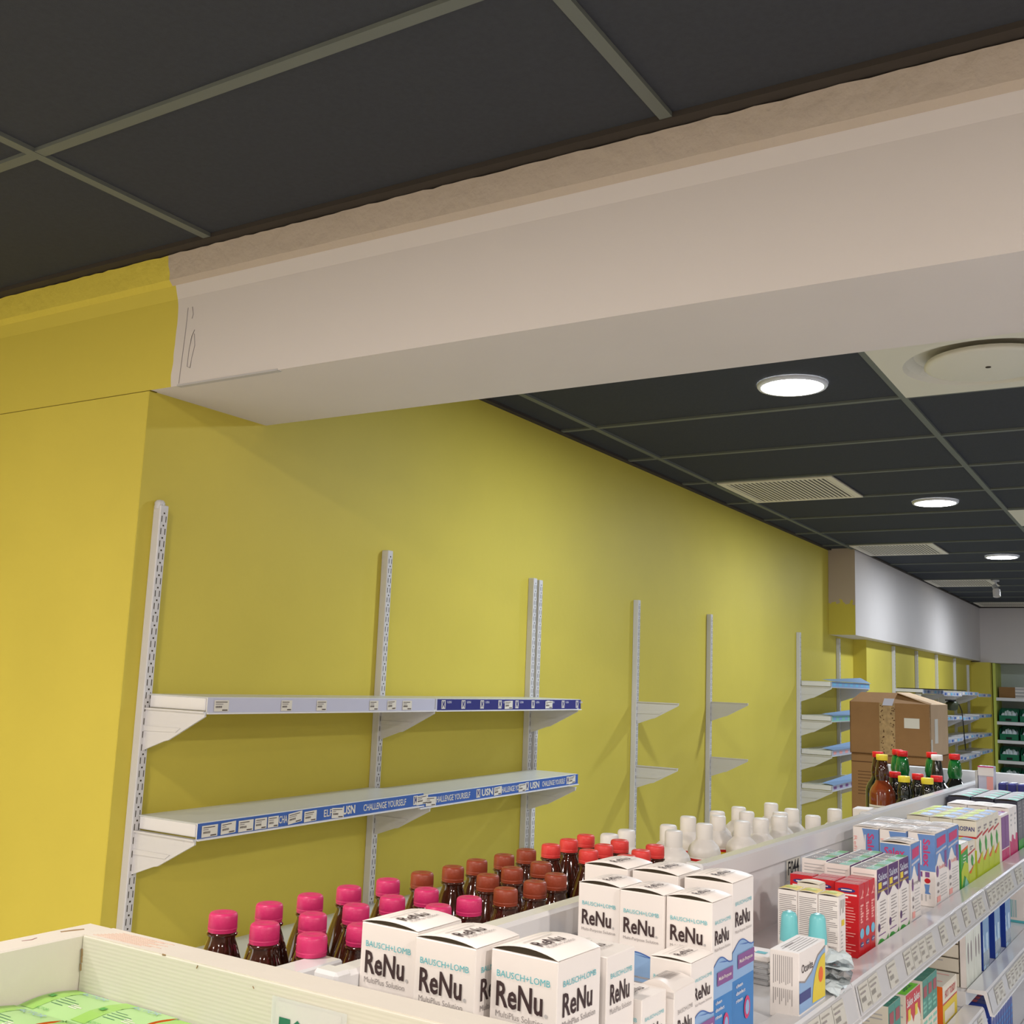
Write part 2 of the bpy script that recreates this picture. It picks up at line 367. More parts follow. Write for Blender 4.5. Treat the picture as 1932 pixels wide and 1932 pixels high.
# scraped paint by the corner, edge bead
for pts in ([(-2.02, .86), (-2.022, .80), (-2.027, .72), (-2.03, .67)], [(-2.005, .86), (-2.0, .84), (-2.003, .83)], [(-1.99, .80), (-1.998, .785), (-2.004, .75), (-2.006, .71), (-1.995, .705), (-1.992, .73), (-1.985, .76), (-1.99, .79)]):
    b.tube([(x + 0.005, 1.6995, z + E_) for x, z in pts], 0.0008, m_grey, 4)
b.box(-2.03, -1.70, 1.6985, 1.712, 0.6635 + E_, 0.668 + E_, m_lgrey)
b.build('trim_1', kind='structure')
# boxed-in duct along the left wall, far beam
b = MB(); b.box(-2.13, -1.94, 7.765, 13.4, 0.388 + E_, 1.1 + E_, m_white)
b.poly([(-2.129, 7.76, 0.388 + E_), (-1.94, 7.76, 0.388 + E_), (-1.94, 7.76, 1.05 + E_), (-2.129, 7.76, 1.05 + E_)], m_front2)
b.build('trim_2', kind='structure')
b = MB(); b.box(-2.03, 5.2, 13.4, 13.9, 0.372 + E_, 1.1 + E_, m_white); b.build('trim_3', kind='structure')

b = MB(); b.box(-2.03, -1.83, 13.3, 13.9, 0, .372 + E_, m_yellow); b.build('wall_stub', kind='structure')
# ---------------------------------------------------------------- ceiling fittings
def lamp(x, y, label):
    t = thing('ceiling_downlight', label, 'light', (x, y, H), 0, 'round ceiling downlights')
    b = MB(); b.lathe([(0.102, -0.005), (0.112, -0.006), (0.116, 0.0), (0.116, 0.007)], m_lampring, 32, cap=False); b.build('trim_ring', t)
    b = MB(); b.lathe([(0.001, -0.0065), (0.07, -0.0065), (0.102, -0.006), (0.104, 0.005)], m_lampglow, 32, cap=False); b.build('diffuser', t)
lamp_labels = ['round lit downlight nearest the white beam', 'lit round downlight between the near one and the farthest', 'lit round downlight near the small hanging camera, farthest of three']
for i, (x, y, p, c) in enumerate(LAMPS[:4]):
    lamp(x, y, lamp_labels[i] if i < 3 else 'assumed far downlight over the end of the aisle')  # last lamp of the row is assumed, out of view

def vent(x0, x1, y0, y1, label):
    x0 += .014; x1 -= .014; y0 += .014; y1 -= .014; f = .034
    b = MB(); b.box(x0, x1, y0, y1, H + .001, H + 0.006, m_ventback)
    b.box(x0, x1, y0, y0 + f, H - .005, H + .0008, m_vent); b.box(x0, x1, y1 - f, y1, H - .005, H + .0008, m_vent)
    b.box(x0, x0 + f, y0 + f, y1 - f, H - .005, H + .0008, m_vent); b.box(x1 - f, x1, y0 + f, y1 - f, H - .005, H + .0008, m_vent)
    n = int((x1 - x0 - 2 * f) / .021)
    for i in range(n):
        x = x0 + f + .012 + (x1 - x0 - 2 * f - .02) * i / (n - 1)
        b.box(x - .0065, x + .0045, y0 + f, y1 - f, H - .004, H - .0025, m_vent)
    b.build('ceiling_vent', label=label, cat='vent', group='louvred ceiling vents')
vent(-1.943, -1.345, 5.003, 5.637, 'louvred cream ceiling vent nearest the camera')
vent(-1.94, -1.36, 7.539, 8.173, 'louvred ceiling vent above the start of the white duct')
vent(-1.925, -1.35, 10.07, 10.71, 'louvred ceiling vent beside the small hanging camera')
vent(-1.9, 1.0, 12.61, 13.2, 'long pale ceiling vent against the far wall')
def diffuser(x0, x1, y0, y1, label):
    cx, cy = (x0 + x1) / 2, (y0 + y1) / 2
    t = thing('air_diffuser', label, 'vent', (cx, cy, H), 0, 'round air diffusers')
    w = (x1 - x0) / 2 + .003; d = (y1 - y0) / 2 - .010; n = 48
    b = MB(); vs = []
    for i in range(n):
        a = 2 * PI * i / n; k = 1 / max(abs(math.cos(a)), abs(math.sin(a)))
        vs.append((w * math.cos(a) * k, d * math.sin(a) * k, -.003))
    for r, z in ((.245, -.003), (.235, .01), (.212, .03), (.05, .034)):
        for i in range(n): a = 2 * PI * i / n; vs.append((r * math.cos(a), r * math.sin(a), z))
    b.mesh(vs, [(j * n + i, (j + 1) * n + i, (j + 1) * n + (i + 1) % n, j * n + (i + 1) % n) for j in range(4) for i in range(n)], m_acc)
    b.build('face_plate', t)
    b = MB(); b.lathe([(.001, -.014), (.165, -.014), (.178, -.011), (.183, -.006), (.178, .004)], m_acc, 40, cap=False)
    b.lathe([(.0, -.016), (.008, -.016), (.008, -.012)], m_dark, 12, cap=True); b.build('centre_disc', t)
    return t
diffuser(-.75, -.15, 3.10, 3.735, 'large round white air diffuser next to the beam')
diffuser(-.75, -.15, 6.27, 6.905, 'air diffuser cut off by the right edge, further away')
# small camera on a bracket
t = thing('security_camera', 'small white camera hanging from the ceiling by the third vent', 'camera', (-1.33, 10.15, H))
b = MB(); b.lathe([(.03, -.015), (.03, 0)], m_metal, 16); b.tube([(0, 0, -.01), (0, 0, -.06)], .008, m_metal); b.build('mount', t)
b = MB(); b.tube([(-.01, .0, -.055), (.01, -.05, -.09)], .022, m_metal, 12); b.tube([(.01, -.05, -.09), (.015, -.07, -.15)], .03, m_hdpe, 12); b.build('camera_body', t)

# ---------------------------------------------------------------- uprights and brackets on the left wall
XW = -2.13
def upright_mesh(z0, z1, knob=False, w=0.026, x=XW, depth=0.026):
    b = MB(); b.box(0, depth, -w / 2, w / 2, z0 + E_, z1 + E_, m_metal, 0.002)
    z = z1 - 0.02; k = 0; X = depth + 0.0004
    while z > z0 + 0.03:
        b.poly([(X, -.0022, z + E_ - .002), (X, .0022, z + E_ - .002), (X, .0022, z + E_ + .002), (X, -.0022, z + E_ + .002)], m_dark)
        for y in (-.0062, .0062):
            b.poly([(X, y - .0011, z + E_ - .022), (X, y + .0011, z + E_ - .022), (X, y + .0011, z + E_ - .007), (X, y - .0011, z + E_ - .007)], m_dark)
        z -= 0.0305; k += 1
    if knob: b.lathe([(.012, z1 + E_ - .01), (.013, z1 + E_ + .006), (.009, z1 + E_ + .012), (.001, z1 + E_ + .014)], m_metal, 12, cx=depth * .45, cy=-.004)
    return b
ups = [(1.757, .385, 'slotted white upright nearest the camera, beside the wall corner'), (2.655, .381, 'slotted white upright at the middle of the two lit shelves'),
       (3.562, .382, 'left one of the paired white uprights'), (3.606, .379, 'right one of the paired white uprights'), (4.51, .374, 'bare white upright with two triangular brackets, nearer one'),
       (5.42, .371, 'bare white upright with two triangular brackets, further one'), (7.0, .363, 'white upright at the near end of the four short shelves'), (7.97, .371, 'white upright at the far end of the four short shelves')]
for i, (y, zt, lb) in enumerate(ups):
    upright_mesh(-1.45, zt, i == 0).build('shelf_upright', loc=(XW, y, 0), label=lb, cat='upright', group='slotted uprights on the yellow wall')
for i, (y, zt) in enumerate(((9.30, .375), (10.22, .375), (11.16, .375), (12.16, .375), (13.0, .33))):
    upright_mesh(-1.4, zt).build('shelf_upright', loc=(-2.03, y, 0), label='far white upright under the duct, %s past the pier' % ('first', 'second', 'third', 'fourth', 'fifth')[i], cat='upright', group='slotted uprights on the yellow wall')

def bracket_mesh(L=0.20, h=0.10, lip=True):
    b = MB(); T = 0.0025
    b.prism([(0, 0), (L, 0), (L, -.012), (L * .42, -h * .72), (L * .36, -h * .74), (0, -h)], 'y', -T, T, m_metal)
    b.prism([(0, -h * .42), (L * .62, -h * .42), (L * .55, -h * .52), (0, -h * .54)], 'y', -T - .002, T + .002, m_metal)
    if lip: b.box(0, L, -.007, .007, -.004, 0.0, m_metal)
    return b
br = None
def bracket(x, y, z, label, group='triangular shelf brackets'):
    global br
    if br is None:
        br = bracket_mesh().build('shelf_bracket', loc=(x, y, z + E_), label=label, cat='bracket', group=group)
    else:
        o = br.copy(); COL.objects.link(o); o.location = (x, y, z + E_); o['label'] = label
BX = XW + .026
for y, nm in ((1.757, 'left end'), (2.655, 'middle'), (3.562, 'right end')):
    bracket(BX, y, -.107 + .002, 'white bracket under the %s of the upper long shelf' % nm)
    bracket(BX, y, -.391 + .002, 'white bracket under the %s of the lower long shelf' % nm)
for y, nm in ((4.51, 'nearer'), (5.42, 'further')):
    bracket(BX, y, -.087, 'empty upper bracket on the %s bare upright' % nm)
    bracket(BX, y, -.370, 'empty lower bracket on the %s bare upright' % nm)

# ---------------------------------------------------------------- long wall shelves with ticket strips
def ticket(b, F, u, w=.034, v0=.003, h=.026, tilt=0, seed=0, ink=None, pap=None):
    ink = ink or m_ink
    b.pol(F, [(u, v0), (u + w, v0 + tilt), (u + w, v0 + h + tilt), (u, v0 + h)], pap or m_paper, .0014)
    R = random.Random(seed)
    def q(a, c, d, e, m): b.pol(F, [(u + w * a, v0 + h * c + tilt * a), (u + w * d, v0 + h * c + tilt * d), (u + w * d, v0 + h * e + tilt * d), (u + w * a, v0 + h * e + tilt * a)], m, .0019)
    q(.08, .80, R.uniform(.7, .92), .86, ink); q(.08, .62, R.uniform(.3, .7), .69, m_grey)
    x = .1
    while x < .5: q(x, .32, x + .025, .5, ink); x += .05
    q(.55, .08, .92, .17, ink)
def usn(b, F, u, h):
    """small square emblem followed by the letters"""
    s = h * .72; v = h * .14
    b.rect(F, u, v, u + s * .8, v + s, m_paper, .0008)
    b.pol(F, [(u + s * .12, v + s * .9), (u + s * .3, v + s * .9), (u + s * .4, v + s * .5), (u + s * .2, v + s * .12), (u + s * .1, v + s * .12), (u + s * .22, v + s * .5)], m_navy, .0011)
    b.pol(F, [(u + s * .68, v + s * .9), (u + s * .5, v + s * .9), (u + s * .4, v + s * .5), (u + s * .6, v + s * .12), (u + s * .7, v + s * .12), (u + s * .58, v + s * .5)], m_navy, .0011)
def wall_shelf(y0, y1, z, label, fill, dx=0.0, droop=0.0, depth=.22, hstrip=.036):
    X = XW + depth
    t = thing('wall_shelf', label, 'shelf', (XW + .002, y0, z + E_), 0, 'long wall shelves')
    t.rotation_euler = (droop, 0, dx)
    L = y1 - y0
    b = MB(); b.box(.027, depth - .004, .004, L - .002, -.032, -.002, m_metal2, .002); b.box(.024, depth, .003, L - .001, -.004, 0, m_shelf, .0015); b.build('shelf_board', t)
    b = MB(); b.box(depth, depth + .003, 0.004, L, -hstrip, -.001, m_metal2); b.box(depth, depth + .008, 0.004, L, -hstrip - .003, -hstrip, m_metal2)
    F = (Vector((depth + .0032, 0.004, -hstrip)), Vector((0, 1, 0)), Vector((0, 0, 1)), Vector((1, 0, 0)))
    fill(b, F, L - .004, hstrip); b.build('price_strip', t)
    return t
def fillA(b, F, L, h):
    b.rect(F, 0, .001, L, h - .002, m_lilac, .0003)
    for i, u in enumerate((.005, .155, .245, .345, .375)): pass
    for i, u in enumerate((.02, .24, .37, .585)): ticket(b, F, u + .0, .045 if i == 0 else .038, seed=i)
    ticket(b, F, L - .16, .044, tilt=.0, seed=9); ticket(b, F, L - .23, .04, tilt=.002, seed=11)
def fillB(b, F, L, h):
    b.rect(F, 0, .001, .008, h - .002, m_lilac, .0003); b.rect(F, .008, .001, L, h - .002, m_navy, .0004)
    n = 9
    for i in range(n):
        u = .03 + i * (L - .07) / (n - 1); usn(b, F, u, h); b.text(F, 'USN', u + .03, h * .6, .022, h * .2, m_lilac, .02)
    ticket(b, F, .39, .05, tilt=.001, seed=21); ticket(b, F, .66, .05, tilt=.001, seed=22)
def fillC(b, F, L, h):
    b.rect(F, 0, .001, L, h - .001, m_blue, .0003)
    b.text(F, 'CHALLENGE YOURSELF', .585, h * .24, .19, h * .5, m_paper, .012)
    b.text(F, 'USN', .50, h * .2, .05, h * .62, m_paper, .03); usn(b, F, .81, h)
    b.text(F, 'ELF', .425, h * .25, .032, h * .5, m_paper, .012); b.text(F, 'CHA', .26, h * .25, .03, h * .5, m_paper, .012)
    for i, (u, w, tl) in enumerate(((.012, .048, .0), (.07, .046, .002), (.125, .048, .0), (.178, .04, .0), (.222, .036, .0), (.292, .05, .005), (.35, .046, .001), (.455, .048, -.003), (.825, .055, .002))):
        ticket(b, F, u, w, tilt=tl, seed=30 + i)
def fillD(b, F, L, h):
    b.rect(F, 0, .001, L, h - .001, m_blue, .0003)
    b.text(F, 'CHALLENGE YOURSELF', .07, h * .24, .19, h * .5, m_paper, .012); b.text(F, 'USN', .325, h * .2, .065, h * .62, m_paper, .03); usn(b, F, .295, h)
    b.text(F, 'CHALLENGE YOURSELF', .43, h * .24, .17, h * .5, m_paper, .012); b.text(F, 'USN', .62, h * .2, .06, h * .62, m_paper, .03); usn(b, F, .59, h)
    b.text(F, 'CHALLENGE YOURSELF', .70, h * .24, .16, h * .5, m_paper, .012); usn(b, F, .87, h)
    for i, (u, w, tl) in enumerate(((.03, .05, -.002), (.395, .045, .002), (.545, .045, .0), (.885, .05, .004))): ticket(b, F, u, w, tilt=tl, seed=50 + i)
wall_shelf(1.757, 2.655, -.072, 'upper long wall shelf, left half with pale strip of price tickets', fillA)
wall_shelf(2.655, 3.585, -.072, 'upper long wall shelf, right half with dark navy logo strip', fillB)
wall_shelf(1.757, 2.62, -.354, 'lower long wall shelf, left half with blue strip half covered by tickets', fillC, droop=.010)
wall_shelf(2.60, 3.56, -.352, 'lower long wall shelf, right half with blue strip slightly askew', fillD, dx=-.012, droop=.012)
def fillE(b, F, L, h): b.rect(F, 0, .001, L, h - .001, m_lilac, .0003)
wall_shelf(1.80, 3.66, -.69, 'deep grey shelf at the wall behind the pink capped bottles', fillE, depth=.42)

# four short shelves on brackets between the far pair of uprights
def fillS(c1, c2):
    def f(b, F, L, h):
        b.rect(F, 0, .001, L, h - .001, c1, .0003)
        for i in range(7): b.rect(F, .03 + i * L / 7, h * .25, .03 + i * L / 7 + L * .07, h * .75, c2, .0006)
    return f
for i, (z, a, c, nm) in enumerate(((.05, m_lblue, m_sky, 'top one'), (-.168, m_mint, m_lblue, 'second down'), (-.384, m_lilac, m_pinkp, 'third down'), (-.601, m_lilac, m_purple, 'lowest'))):
    s = wall_shelf(7.0, 8.0, z, 'short wall shelf with raised blue edge strip, %s of four' % nm, fillS(a, c))
    b = MB(); b.poly([(.16, .0, .012), (.235, 0, .002), (.235, 1.0, .002), (.16, 1.0, .04)], m_lblue); b.build('clip_panel', s)
    bracket(BX, 7.0, z - .035, 'bracket at the near end of the %s short shelf' % ('top', 'second', 'third', 'lowest')[i])
    bracket(BX, 7.97, z - .035, 'bracket at the far end of the %s short shelf' % ('top', 'second', 'third', 'lowest')[i])
# shelves far back, under the duct
k = 0
for ri, z in enumerate((.03, -.20, -.39, -.575)):
    for ci, (ya, yb) in enumerate(((9.30, 10.22), (10.22, 11.16), (11.16, 12.16), (12.16, 13.0))):
        nm = ('top', 'second', 'third', 'lowest')[ri]; pn = ('nearest', 'second', 'third', 'farthest')[ci]
        t = thing('wall_shelf', 'far wall shelf under the duct, %s row, %s bay' % (nm, pn), 'shelf', (-2.03 + .026, ya, z + E_ - (.012 if (ci + ri) % 2 else 0)), 0, 'far wall shelves')
        b = MB(); b.box(0, .21, .002, yb - ya - .002, -.025, 0, m_metal); b.build('shelf_board', t)
        b = MB(); b.box(.21, .214, .002, yb - ya - .002, -.036, 0, m_lilac)
        F = (Vector((.2142, 0, -.036)), Vector((0, 1, 0)), Vector((0, 0, 1)), Vector((1, 0, 0)))
        for q in range(6): b.rect(F, .04 + q * .15, .008, .13 + q * .15, .028, (m_lblue, m_blue, m_cream, m_sky)[(q + ci + ri) % 4], .0006)
        b.build('price_strip', t)
        o = br.copy(); COL.objects.link(o); o.location = (-2.03 + .026, ya, z + E_ - .04); o['label'] = 'far bracket under the %s row, %s bay' % (nm, pn)
b = MB(); b.box(0, .4, 0, .85, 0, .006, m_black); b.build('black_tray', loc=(-2.0, 9.33, .031 + E_), label='thin black tray lying on the top far shelf', cat='tray')
# a dark scanner with a cable, hanging at the shelf edge
t = thing('handheld_scanner', 'dark green-black scanner hanging from the shelf edge with a thin cable', 'scanner', (-1.78, 10.55, -.062 + E_))
b = MB(); b.box(-.03, .03, -.17, .03, 0, .012, m_black); b.lathe([(.03, -.085), (.05, -.07), (.056, -.035), (.05, -.008), (.03, 0)], mat('dark olive plastic', (70, 74, 50), .4), 16); b.build('scanner_body', t)
b = MB(); b.tube([(.03, .05, -.02), (.04, .13, -.03), (.05, .2, -.09), (.05, .26, -.2), (.05, .3, -.32), (.05, .36, -.45)], .005, m_black, 6); b.build('cable', t)

# ================================================================ FAR CABINET WITH BINS
t0 = thing('storage_rack', 'pale rack with white shelves of green bins at the far wall', 'shelving', (-1.79, 13.42, 0))
b = MB(); b.box(0, 4.2, .44, .47, 0, .37 + E_, m_cab); b.box(-.03, 0, 0, .47, 0, .37 + E_, mat('yellow green side', (196, 204, 92), .5)); b.build('back_panel', t0)
SZ = (-.018, -.285, -.490, -.715, -.95)
for z in SZ:
    b = MB(); b.box(0, 4.2, 0, .44, z - .035 + E_, z + E_, m_metal2); b.build('shelf', t0)
b = MB()
b.prism([(0, 0), (.24, 0), (.24, .15), (.10, .13), (.0, .07)], 'x', -.10, -.096, m_bin); b.prism([(0, 0), (.24, 0), (.24, .15), (.10, .13), (.0, .07)], 'x', .096, .10, m_bin)
b.box(-.1, .1, 0, .004, 0, .07, m_bin); b.box(-.1, .1, .236, .24, 0, .15, m_bin); b.box(-.1, .1, 0, .24, 0, .004, m_bin); b.box(-.03, .03, -.004, 0, .012, .035, m_black)
bin0 = None; R = random.Random(9)
blob = MB(); n = 12
g = [[(-.088 + .176 * i / n, .012 + .2 * j / n, (.03 if i in (0, n) or j in (0, n) else .07 + .06 * R.random() * math.sin(PI * i / n) ** .5)) for i in range(n + 1)] for j in range(n + 1)]
blob.mesh([p for r_ in g for p in r_], [(j * (n + 1) + i, j * (n + 1) + i + 1, (j + 1) * (n + 1) + i + 1, (j + 1) * (n + 1) + i) for i in range(n) for j in range(n)], m_bag)
for ri, z in enumerate(SZ[1:]):
    for ci in range(3):
        lb = 'green bin of white sachets, %s bin shelf of the far rack, %s from left' % (('top', 'second', 'third', 'lowest')[ri], ('first', 'second', 'third')[ci])
        loc = (-1.67 + ci * .215, 13.425, z + E_)
        if bin0 is None:
            bin0 = thing('storage_bin', lb, 'bin', loc, 0, 'green storage bins'); b.build('bin_body', bin0); blob.build('sachets', bin0)
        else: dup(bin0, loc, None, lb)
b = MB(); b.box(0, .17, 0, .2, 0, .12, m_kraft); b.box(.17, .26, 0, .2, 0, .12, m_card)
for i in range(3): b.box(.171, .262, -.002, 0, .012 + i * .038, .034 + i * .038, m_lgrey)
b.build('parcel_box', loc=(-1.77, 13.5, -.017 + E_), label='small brown and white carton on the top shelf of the far rack', cat='box')

# ================================================================ GONDOLA
def gthing(name, label, cat, t, s, z, group=None, rz=0): return thing(name, label, cat, G(t, s, z), -GA + rz, group)
bays = [(-.262, .525, 'nearest bay of the white shop gondola, behind the wooden crate', 0.0), (.525, 1.44, 'middle bay of the white shop gondola with the small code tag', .0), (1.44, 2.68, 'farthest bay of the white shop gondola', .0)]
for bi, (ta, tb, lb, dz) in enumerate(bays):
    g = gthing('gondola_bay', lb, 'shelving', ta, 0, 0, 'gondola bays'); L = tb - ta
    y0, y1 = .002, L - .002; Z = 0.0
    b = MB(); b.box(.006, .020, y0, y1, -1.5, -.29, m_metal2); b.box(-.27, .21, y0, y1, -1.6, -1.45, m_metal2); b.build('back_panel', g)
    rs = (0.0, .0, -.004)[bi]
    b = MB(); b.box(rs, rs + .026, y0, y1, -.302, -.265, m_metal2, .004)
    b.box(rs - .003, rs + .0262, y0 - .001, y0 + .02, -.306, -.2635, m_metal2, .003); b.build('top_rail', g)
    # right-hand shelf with a sloped ticket rail
    b = MB(); b.box(.020, .212, y0, y1, -.43, -.4003, m_metal2); b.build('shelf_board', g)
    def rail(z, sr, name='ticket_rail', st=y0, en=y1):
        b = MB()
        b.prism([(sr - .036, z + .0), (sr - .034, z + .007), (sr, z + .009), (sr + .003, z + .006), (sr + .012, z - .034), (sr + .016, z - .035), (sr + .016, z - .038), (sr + .008, z - .038), (sr - .003, z + .0)], 'y', st, en, m_metal2)
        F = (Vector((sr + .0125, st, z - .033)), Vector((0, 1, 0)), Vector((-.009, 0, .04)).normalized(), Vector((1, 0, .2)).normalized())
        b.rect(F, .004, .001, en - st - .004, .039, m_railg, .0005)
        u = .012; R = random.Random(bi * 7 + int(z * 100))
        while u < en - st - .05:
            if R.random() < .8: ticket(b, F, u, .0465, .004, .033, R.uniform(-.001, .001), R.randint(0, 99), m_tink, m_pale)
            u += .048
        b.build(name, g)
    rail(-.40, .243)
    b = MB(); b.box(-.315, .006, y0, y1, -.44, -.4203, m_shelf); b.box(-.325, -.315, y0, y1, -.465, -.41, m_metal2); b.build('rear_shelf', g)
    zl = (-.63, -.63, -.60)[bi]
    b = MB(); b.box(.020, .205, y0 + .002, y1, zl - .03, zl - .0003, m_metal2); b.build('lower_shelf', g)
    rail(zl, .238 if bi < 2 else .243)
    z3 = -.80
    b = MB(); b.box(.020, .212, y0 + .002, y1, z3 - .03, z3 - .0003, m_metal2); b.build('bottom_shelf', g)
    rail(z3, .25)
    g.location[2] = EYE
b = MB(); b.box(-.30, .36, 0, .02, -1.6, -.236, m_metal2, .002); b.build('end_panel', loc=G(2.685, 0, 0), rz=-GA, label='plain white end panel across the far end of the gondola', cat='panel')
# code tag on the middle bay
b = MB(); F = (Vector((0, 0, 0)), Vector((0, 1, 0)), Vector((0, 0, 1)), Vector((1, 0, 0)))
b.box(0, .0008, 0, .082, 0, .052, m_film); b.rect(F, .004, .006, .076, .046, m_paper, .001); b.text(F, 'F044', .012, .015, .056, .024, m_black, .012, .0014)
b.build('code_tag', loc=G(.897, .0206, -.343), rz=-GA, label='small white paper code tag in a clear pocket on the divider', cat='tag')
# clear plastic end clips beside the crate
b = MB(); b.box(-.05, .03, -.006, .0, -.03, .0, m_metal2, .002); b.box(-.05, -.02, -.004, .07, -.03, -.001, m_metal2, .002); b.box(.0, .04, -.03, -.008, -.03, -.006, m_lgrey, .002)
b.build('divider_clip', loc=G(-.262, -.008, -.272), rz=-GA, label='pale plastic clip at the near end of the divider by the crate', cat='clip')

# ================================================================ WOODEN CRATE AND GREEN CARTONS
c = thing('wooden_crate', 'white painted wooden crate with chipped corners in the foreground', 'crate', (0, 0, 0))
b = MB(); b.box(-.906, -.873, -.1, .712, -.44 + E_, -.25 + E_, m_wood, .0012)
b.tube([(-.896, .672, -.2508 + E_), (-.892, .684, -.2506 + E_), (-.889, .692, -.2508 + E_)], .0016, m_raw, 6); b.tube([(-.893, .630, -.2506 + E_), (-.890, .638, -.2504 + E_), (-.893, .645, -.2506 + E_)], .0010, mat('mauve stain', (150, 112, 104), .8), 6)
b.build('side_plank', c)
b = MB(); b.box(-.8725, .45, .6785, .712, -.44 + E_, -.2503 + E_, mg, .001)
b.box(-.8725, .45, .6792, .7118, -.2505 + E_, -.2496 + E_, m_wood)
for x, z in ((-.8715, -.262), (-.8712, -.268), (-.8715, -.275)): b.tube([(x, .6783, z + E_), (x + .0008, .6783, z - .006 + E_)], .0011, m_raw, 5)
for i in range(9):   # rough scratched patch on the rim
    y = .684 + i * .0025; b.tube([(-.865 + i * .002, y, -.2494 + E_), (-.80 + (i % 3) * .01, y + .001, -.2494 + E_)], .0003, mat('worn pink undercoat', (216, 186, 168), .8), 4)
b.tube([(-.765, .679, -.2500 + E_), (-.761, .6795, -.2502 + E_)], .0008, m_raw, 5); b.tube([(-.72, .6782, -.2515 + E_), (-.721, .678, -.254 + E_)], .0005, m_raw, 5)
b.tube([(-.655, .6782, -.257 + E_), (-.6535, .678, -.2585 + E_)], .0004, m_raw, 5)
b.build('rear_plank', c)
b = MB(); b.box(-.8725, .45, -.1, .678, -.44 + E_, -.425 + E_, m_wood); b.build('crate_floor', c)
b = MB(); F = (Vector((0, 0, 0)), Vector((1, 0, 0)), Vector((0, 0, 1)), Vector((0, -1, 0)))
b.rect(F, 0, -.06, .078, 0, m_film, .0008); b.rect(F, .004, -.055, .072, -.003, m_paper, .0004); b.text(F, 'F044', .009, -.044, .056, .03, m_dgreen, .02, .0012)
b.build('code_tag', loc=(-.632, .6782, -.2595 + E_), label='larger paper code tag in a clear sleeve inside the wooden crate', cat='tag')
m_gcard = mat('pale green carton', (168, 210, 140), .3, .5)
gc0 = None
gw, gd, gh = .0665, .0605, .125
def green_carton():
    b = MB(); b.box(-gw / 2, gw / 2, -gd / 2, gd / 2, 0, gh, m_gcard, .0006)
    _, _, T = faces(gw, gd, gh)
    n = 10
    def arc(v): return .0035 * math.sin(PI * min(max(v / gd, 0), 1))
    b.mesh([(x, -gd / 2 + gd * j / n, gh + arc(gd * j / n)) for x in (-gw / 2, gw / 2) for j in range(n + 1)], [(j, n + 1 + j, n + 2 + j, j + 1) for j in range(n)], m_gcard, True)
    b.mesh([(gw / 2 - .0003, -gd / 2 + gd * j / n, gh + arc(gd * j / n) * k) for k in (0, 1) for j in range(n + 1)], [(j, j + 1, n + 2 + j, n + 1 + j) for j in range(n)], m_orange)
    b.lift = lambda p: Vector((p.x, p.y, p.z + arc(p.y + gd / 2)))
    b.rect(T, .002, .002, .02, gd - .002, mat('mid green print', (150, 200, 96), .35), .0004)
    b.text(T, 'ACTOR', .02, gd - .013, .034, .008, m_lblue, .0, .0012)
    b.bars(T, .022, .016, .05, .034, 4, m_dgreen, .16, 5); b.rect(T, .006, .026, .012, .032, m_green, .0009); b.bars(T, .044, .018, .058, .026, 3, m_card, .4, 6)
    b.text(T, 'ACTOR', .020, .004, .016, .003, m_green, 0, .0012)
    return b
names = {}
row_n = ('back', 'second', 'third'); col_n = ('first', 'second', 'third', 'fourth')
for r in range(3):
    for q in range(4):
        loc = (-.839 + q * .0685, .647 - r * .0622, -.297 - gh + E_ - (.0 if (r + q) % 2 else .001))
        lb = 'pale green carton in the crate, %s row, %s from the left plank' % (row_n[r], col_n[q])
        if gc0 is None: gc0 = green_carton().build('green_carton', loc=loc, label=lb, cat='box', group='green cartons in the crate')
        else:
            o = gc0.copy(); COL.objects.link(o); o.location = loc; o['label'] = lb

# ================================================================ CARTONS
ORD = ('first', 'second', 'third', 'fourth', 'fifth', 'sixth', 'seventh', 'eighth', 'ninth', 'tenth', 'eleventh', 'twelfth')
def carton(w, d, h, body, draw=None, arch=0.0, bev=.0007):
    """printed carton, base centre at the origin; arch > 0 lifts the top flap into a shallow curve over a dark strip painted as the shade in the gap"""
    b = MB(); b.box(-w / 2, w / 2, -d / 2, d / 2, 0, h, body, bev); F, Rr, T = faces(w, d, h)
    if arch:
        n = 12
        def arc(x): u = min(max((x + w / 2) / w, 0), 1); return .0008 + arch * math.sin(PI * u) ** 0.8
        xs = [-w / 2 + w * i / n for i in range(n + 1)]
        y0, y1 = -d / 2 + .0004, d / 2 - .001
        b.mesh([(x, y, h + arc(x)) for y in (y0, y1) for x in xs] + [(x, y, h + arc(x) - .0005) for y in (y0, y1) for x in xs],
               [(i, i + 1, n + 2 + i, n + 1 + i) for i in range(n)] + [(2 * n + 2 + i, i * 1 + 2 * n + 2 + n + 1, i + 2 * n + 2 + n + 2, 2 * n + 3 + i) for i in range(n)] +
               [(i, 2 * n + 2 + i, 2 * n + 3 + i, i + 1) for i in range(n)], body, True)
        b.mesh([(x, -d / 2 + .003, z) for x in xs for z in (h, h + arc(x) - .0006)], [(2 * i, 2 * i + 2, 2 * i + 3, 2 * i + 1) for i in range(n)], m_dark)  # dark strip painted in as the shade under the raised flap
        if draw: draw(b, F, Rr, T, w, d, h, 'side'); b.lift = lambda p: Vector((p.x, p.y, p.z + arc(p.x))); draw(b, F, Rr, T, w, d, h, 'top')
    elif draw:
        draw(b, F, Rr, T, w, d, h, 'side'); draw(b, F, Rr, T, w, d, h, 'top')
    return b
PRO = {}
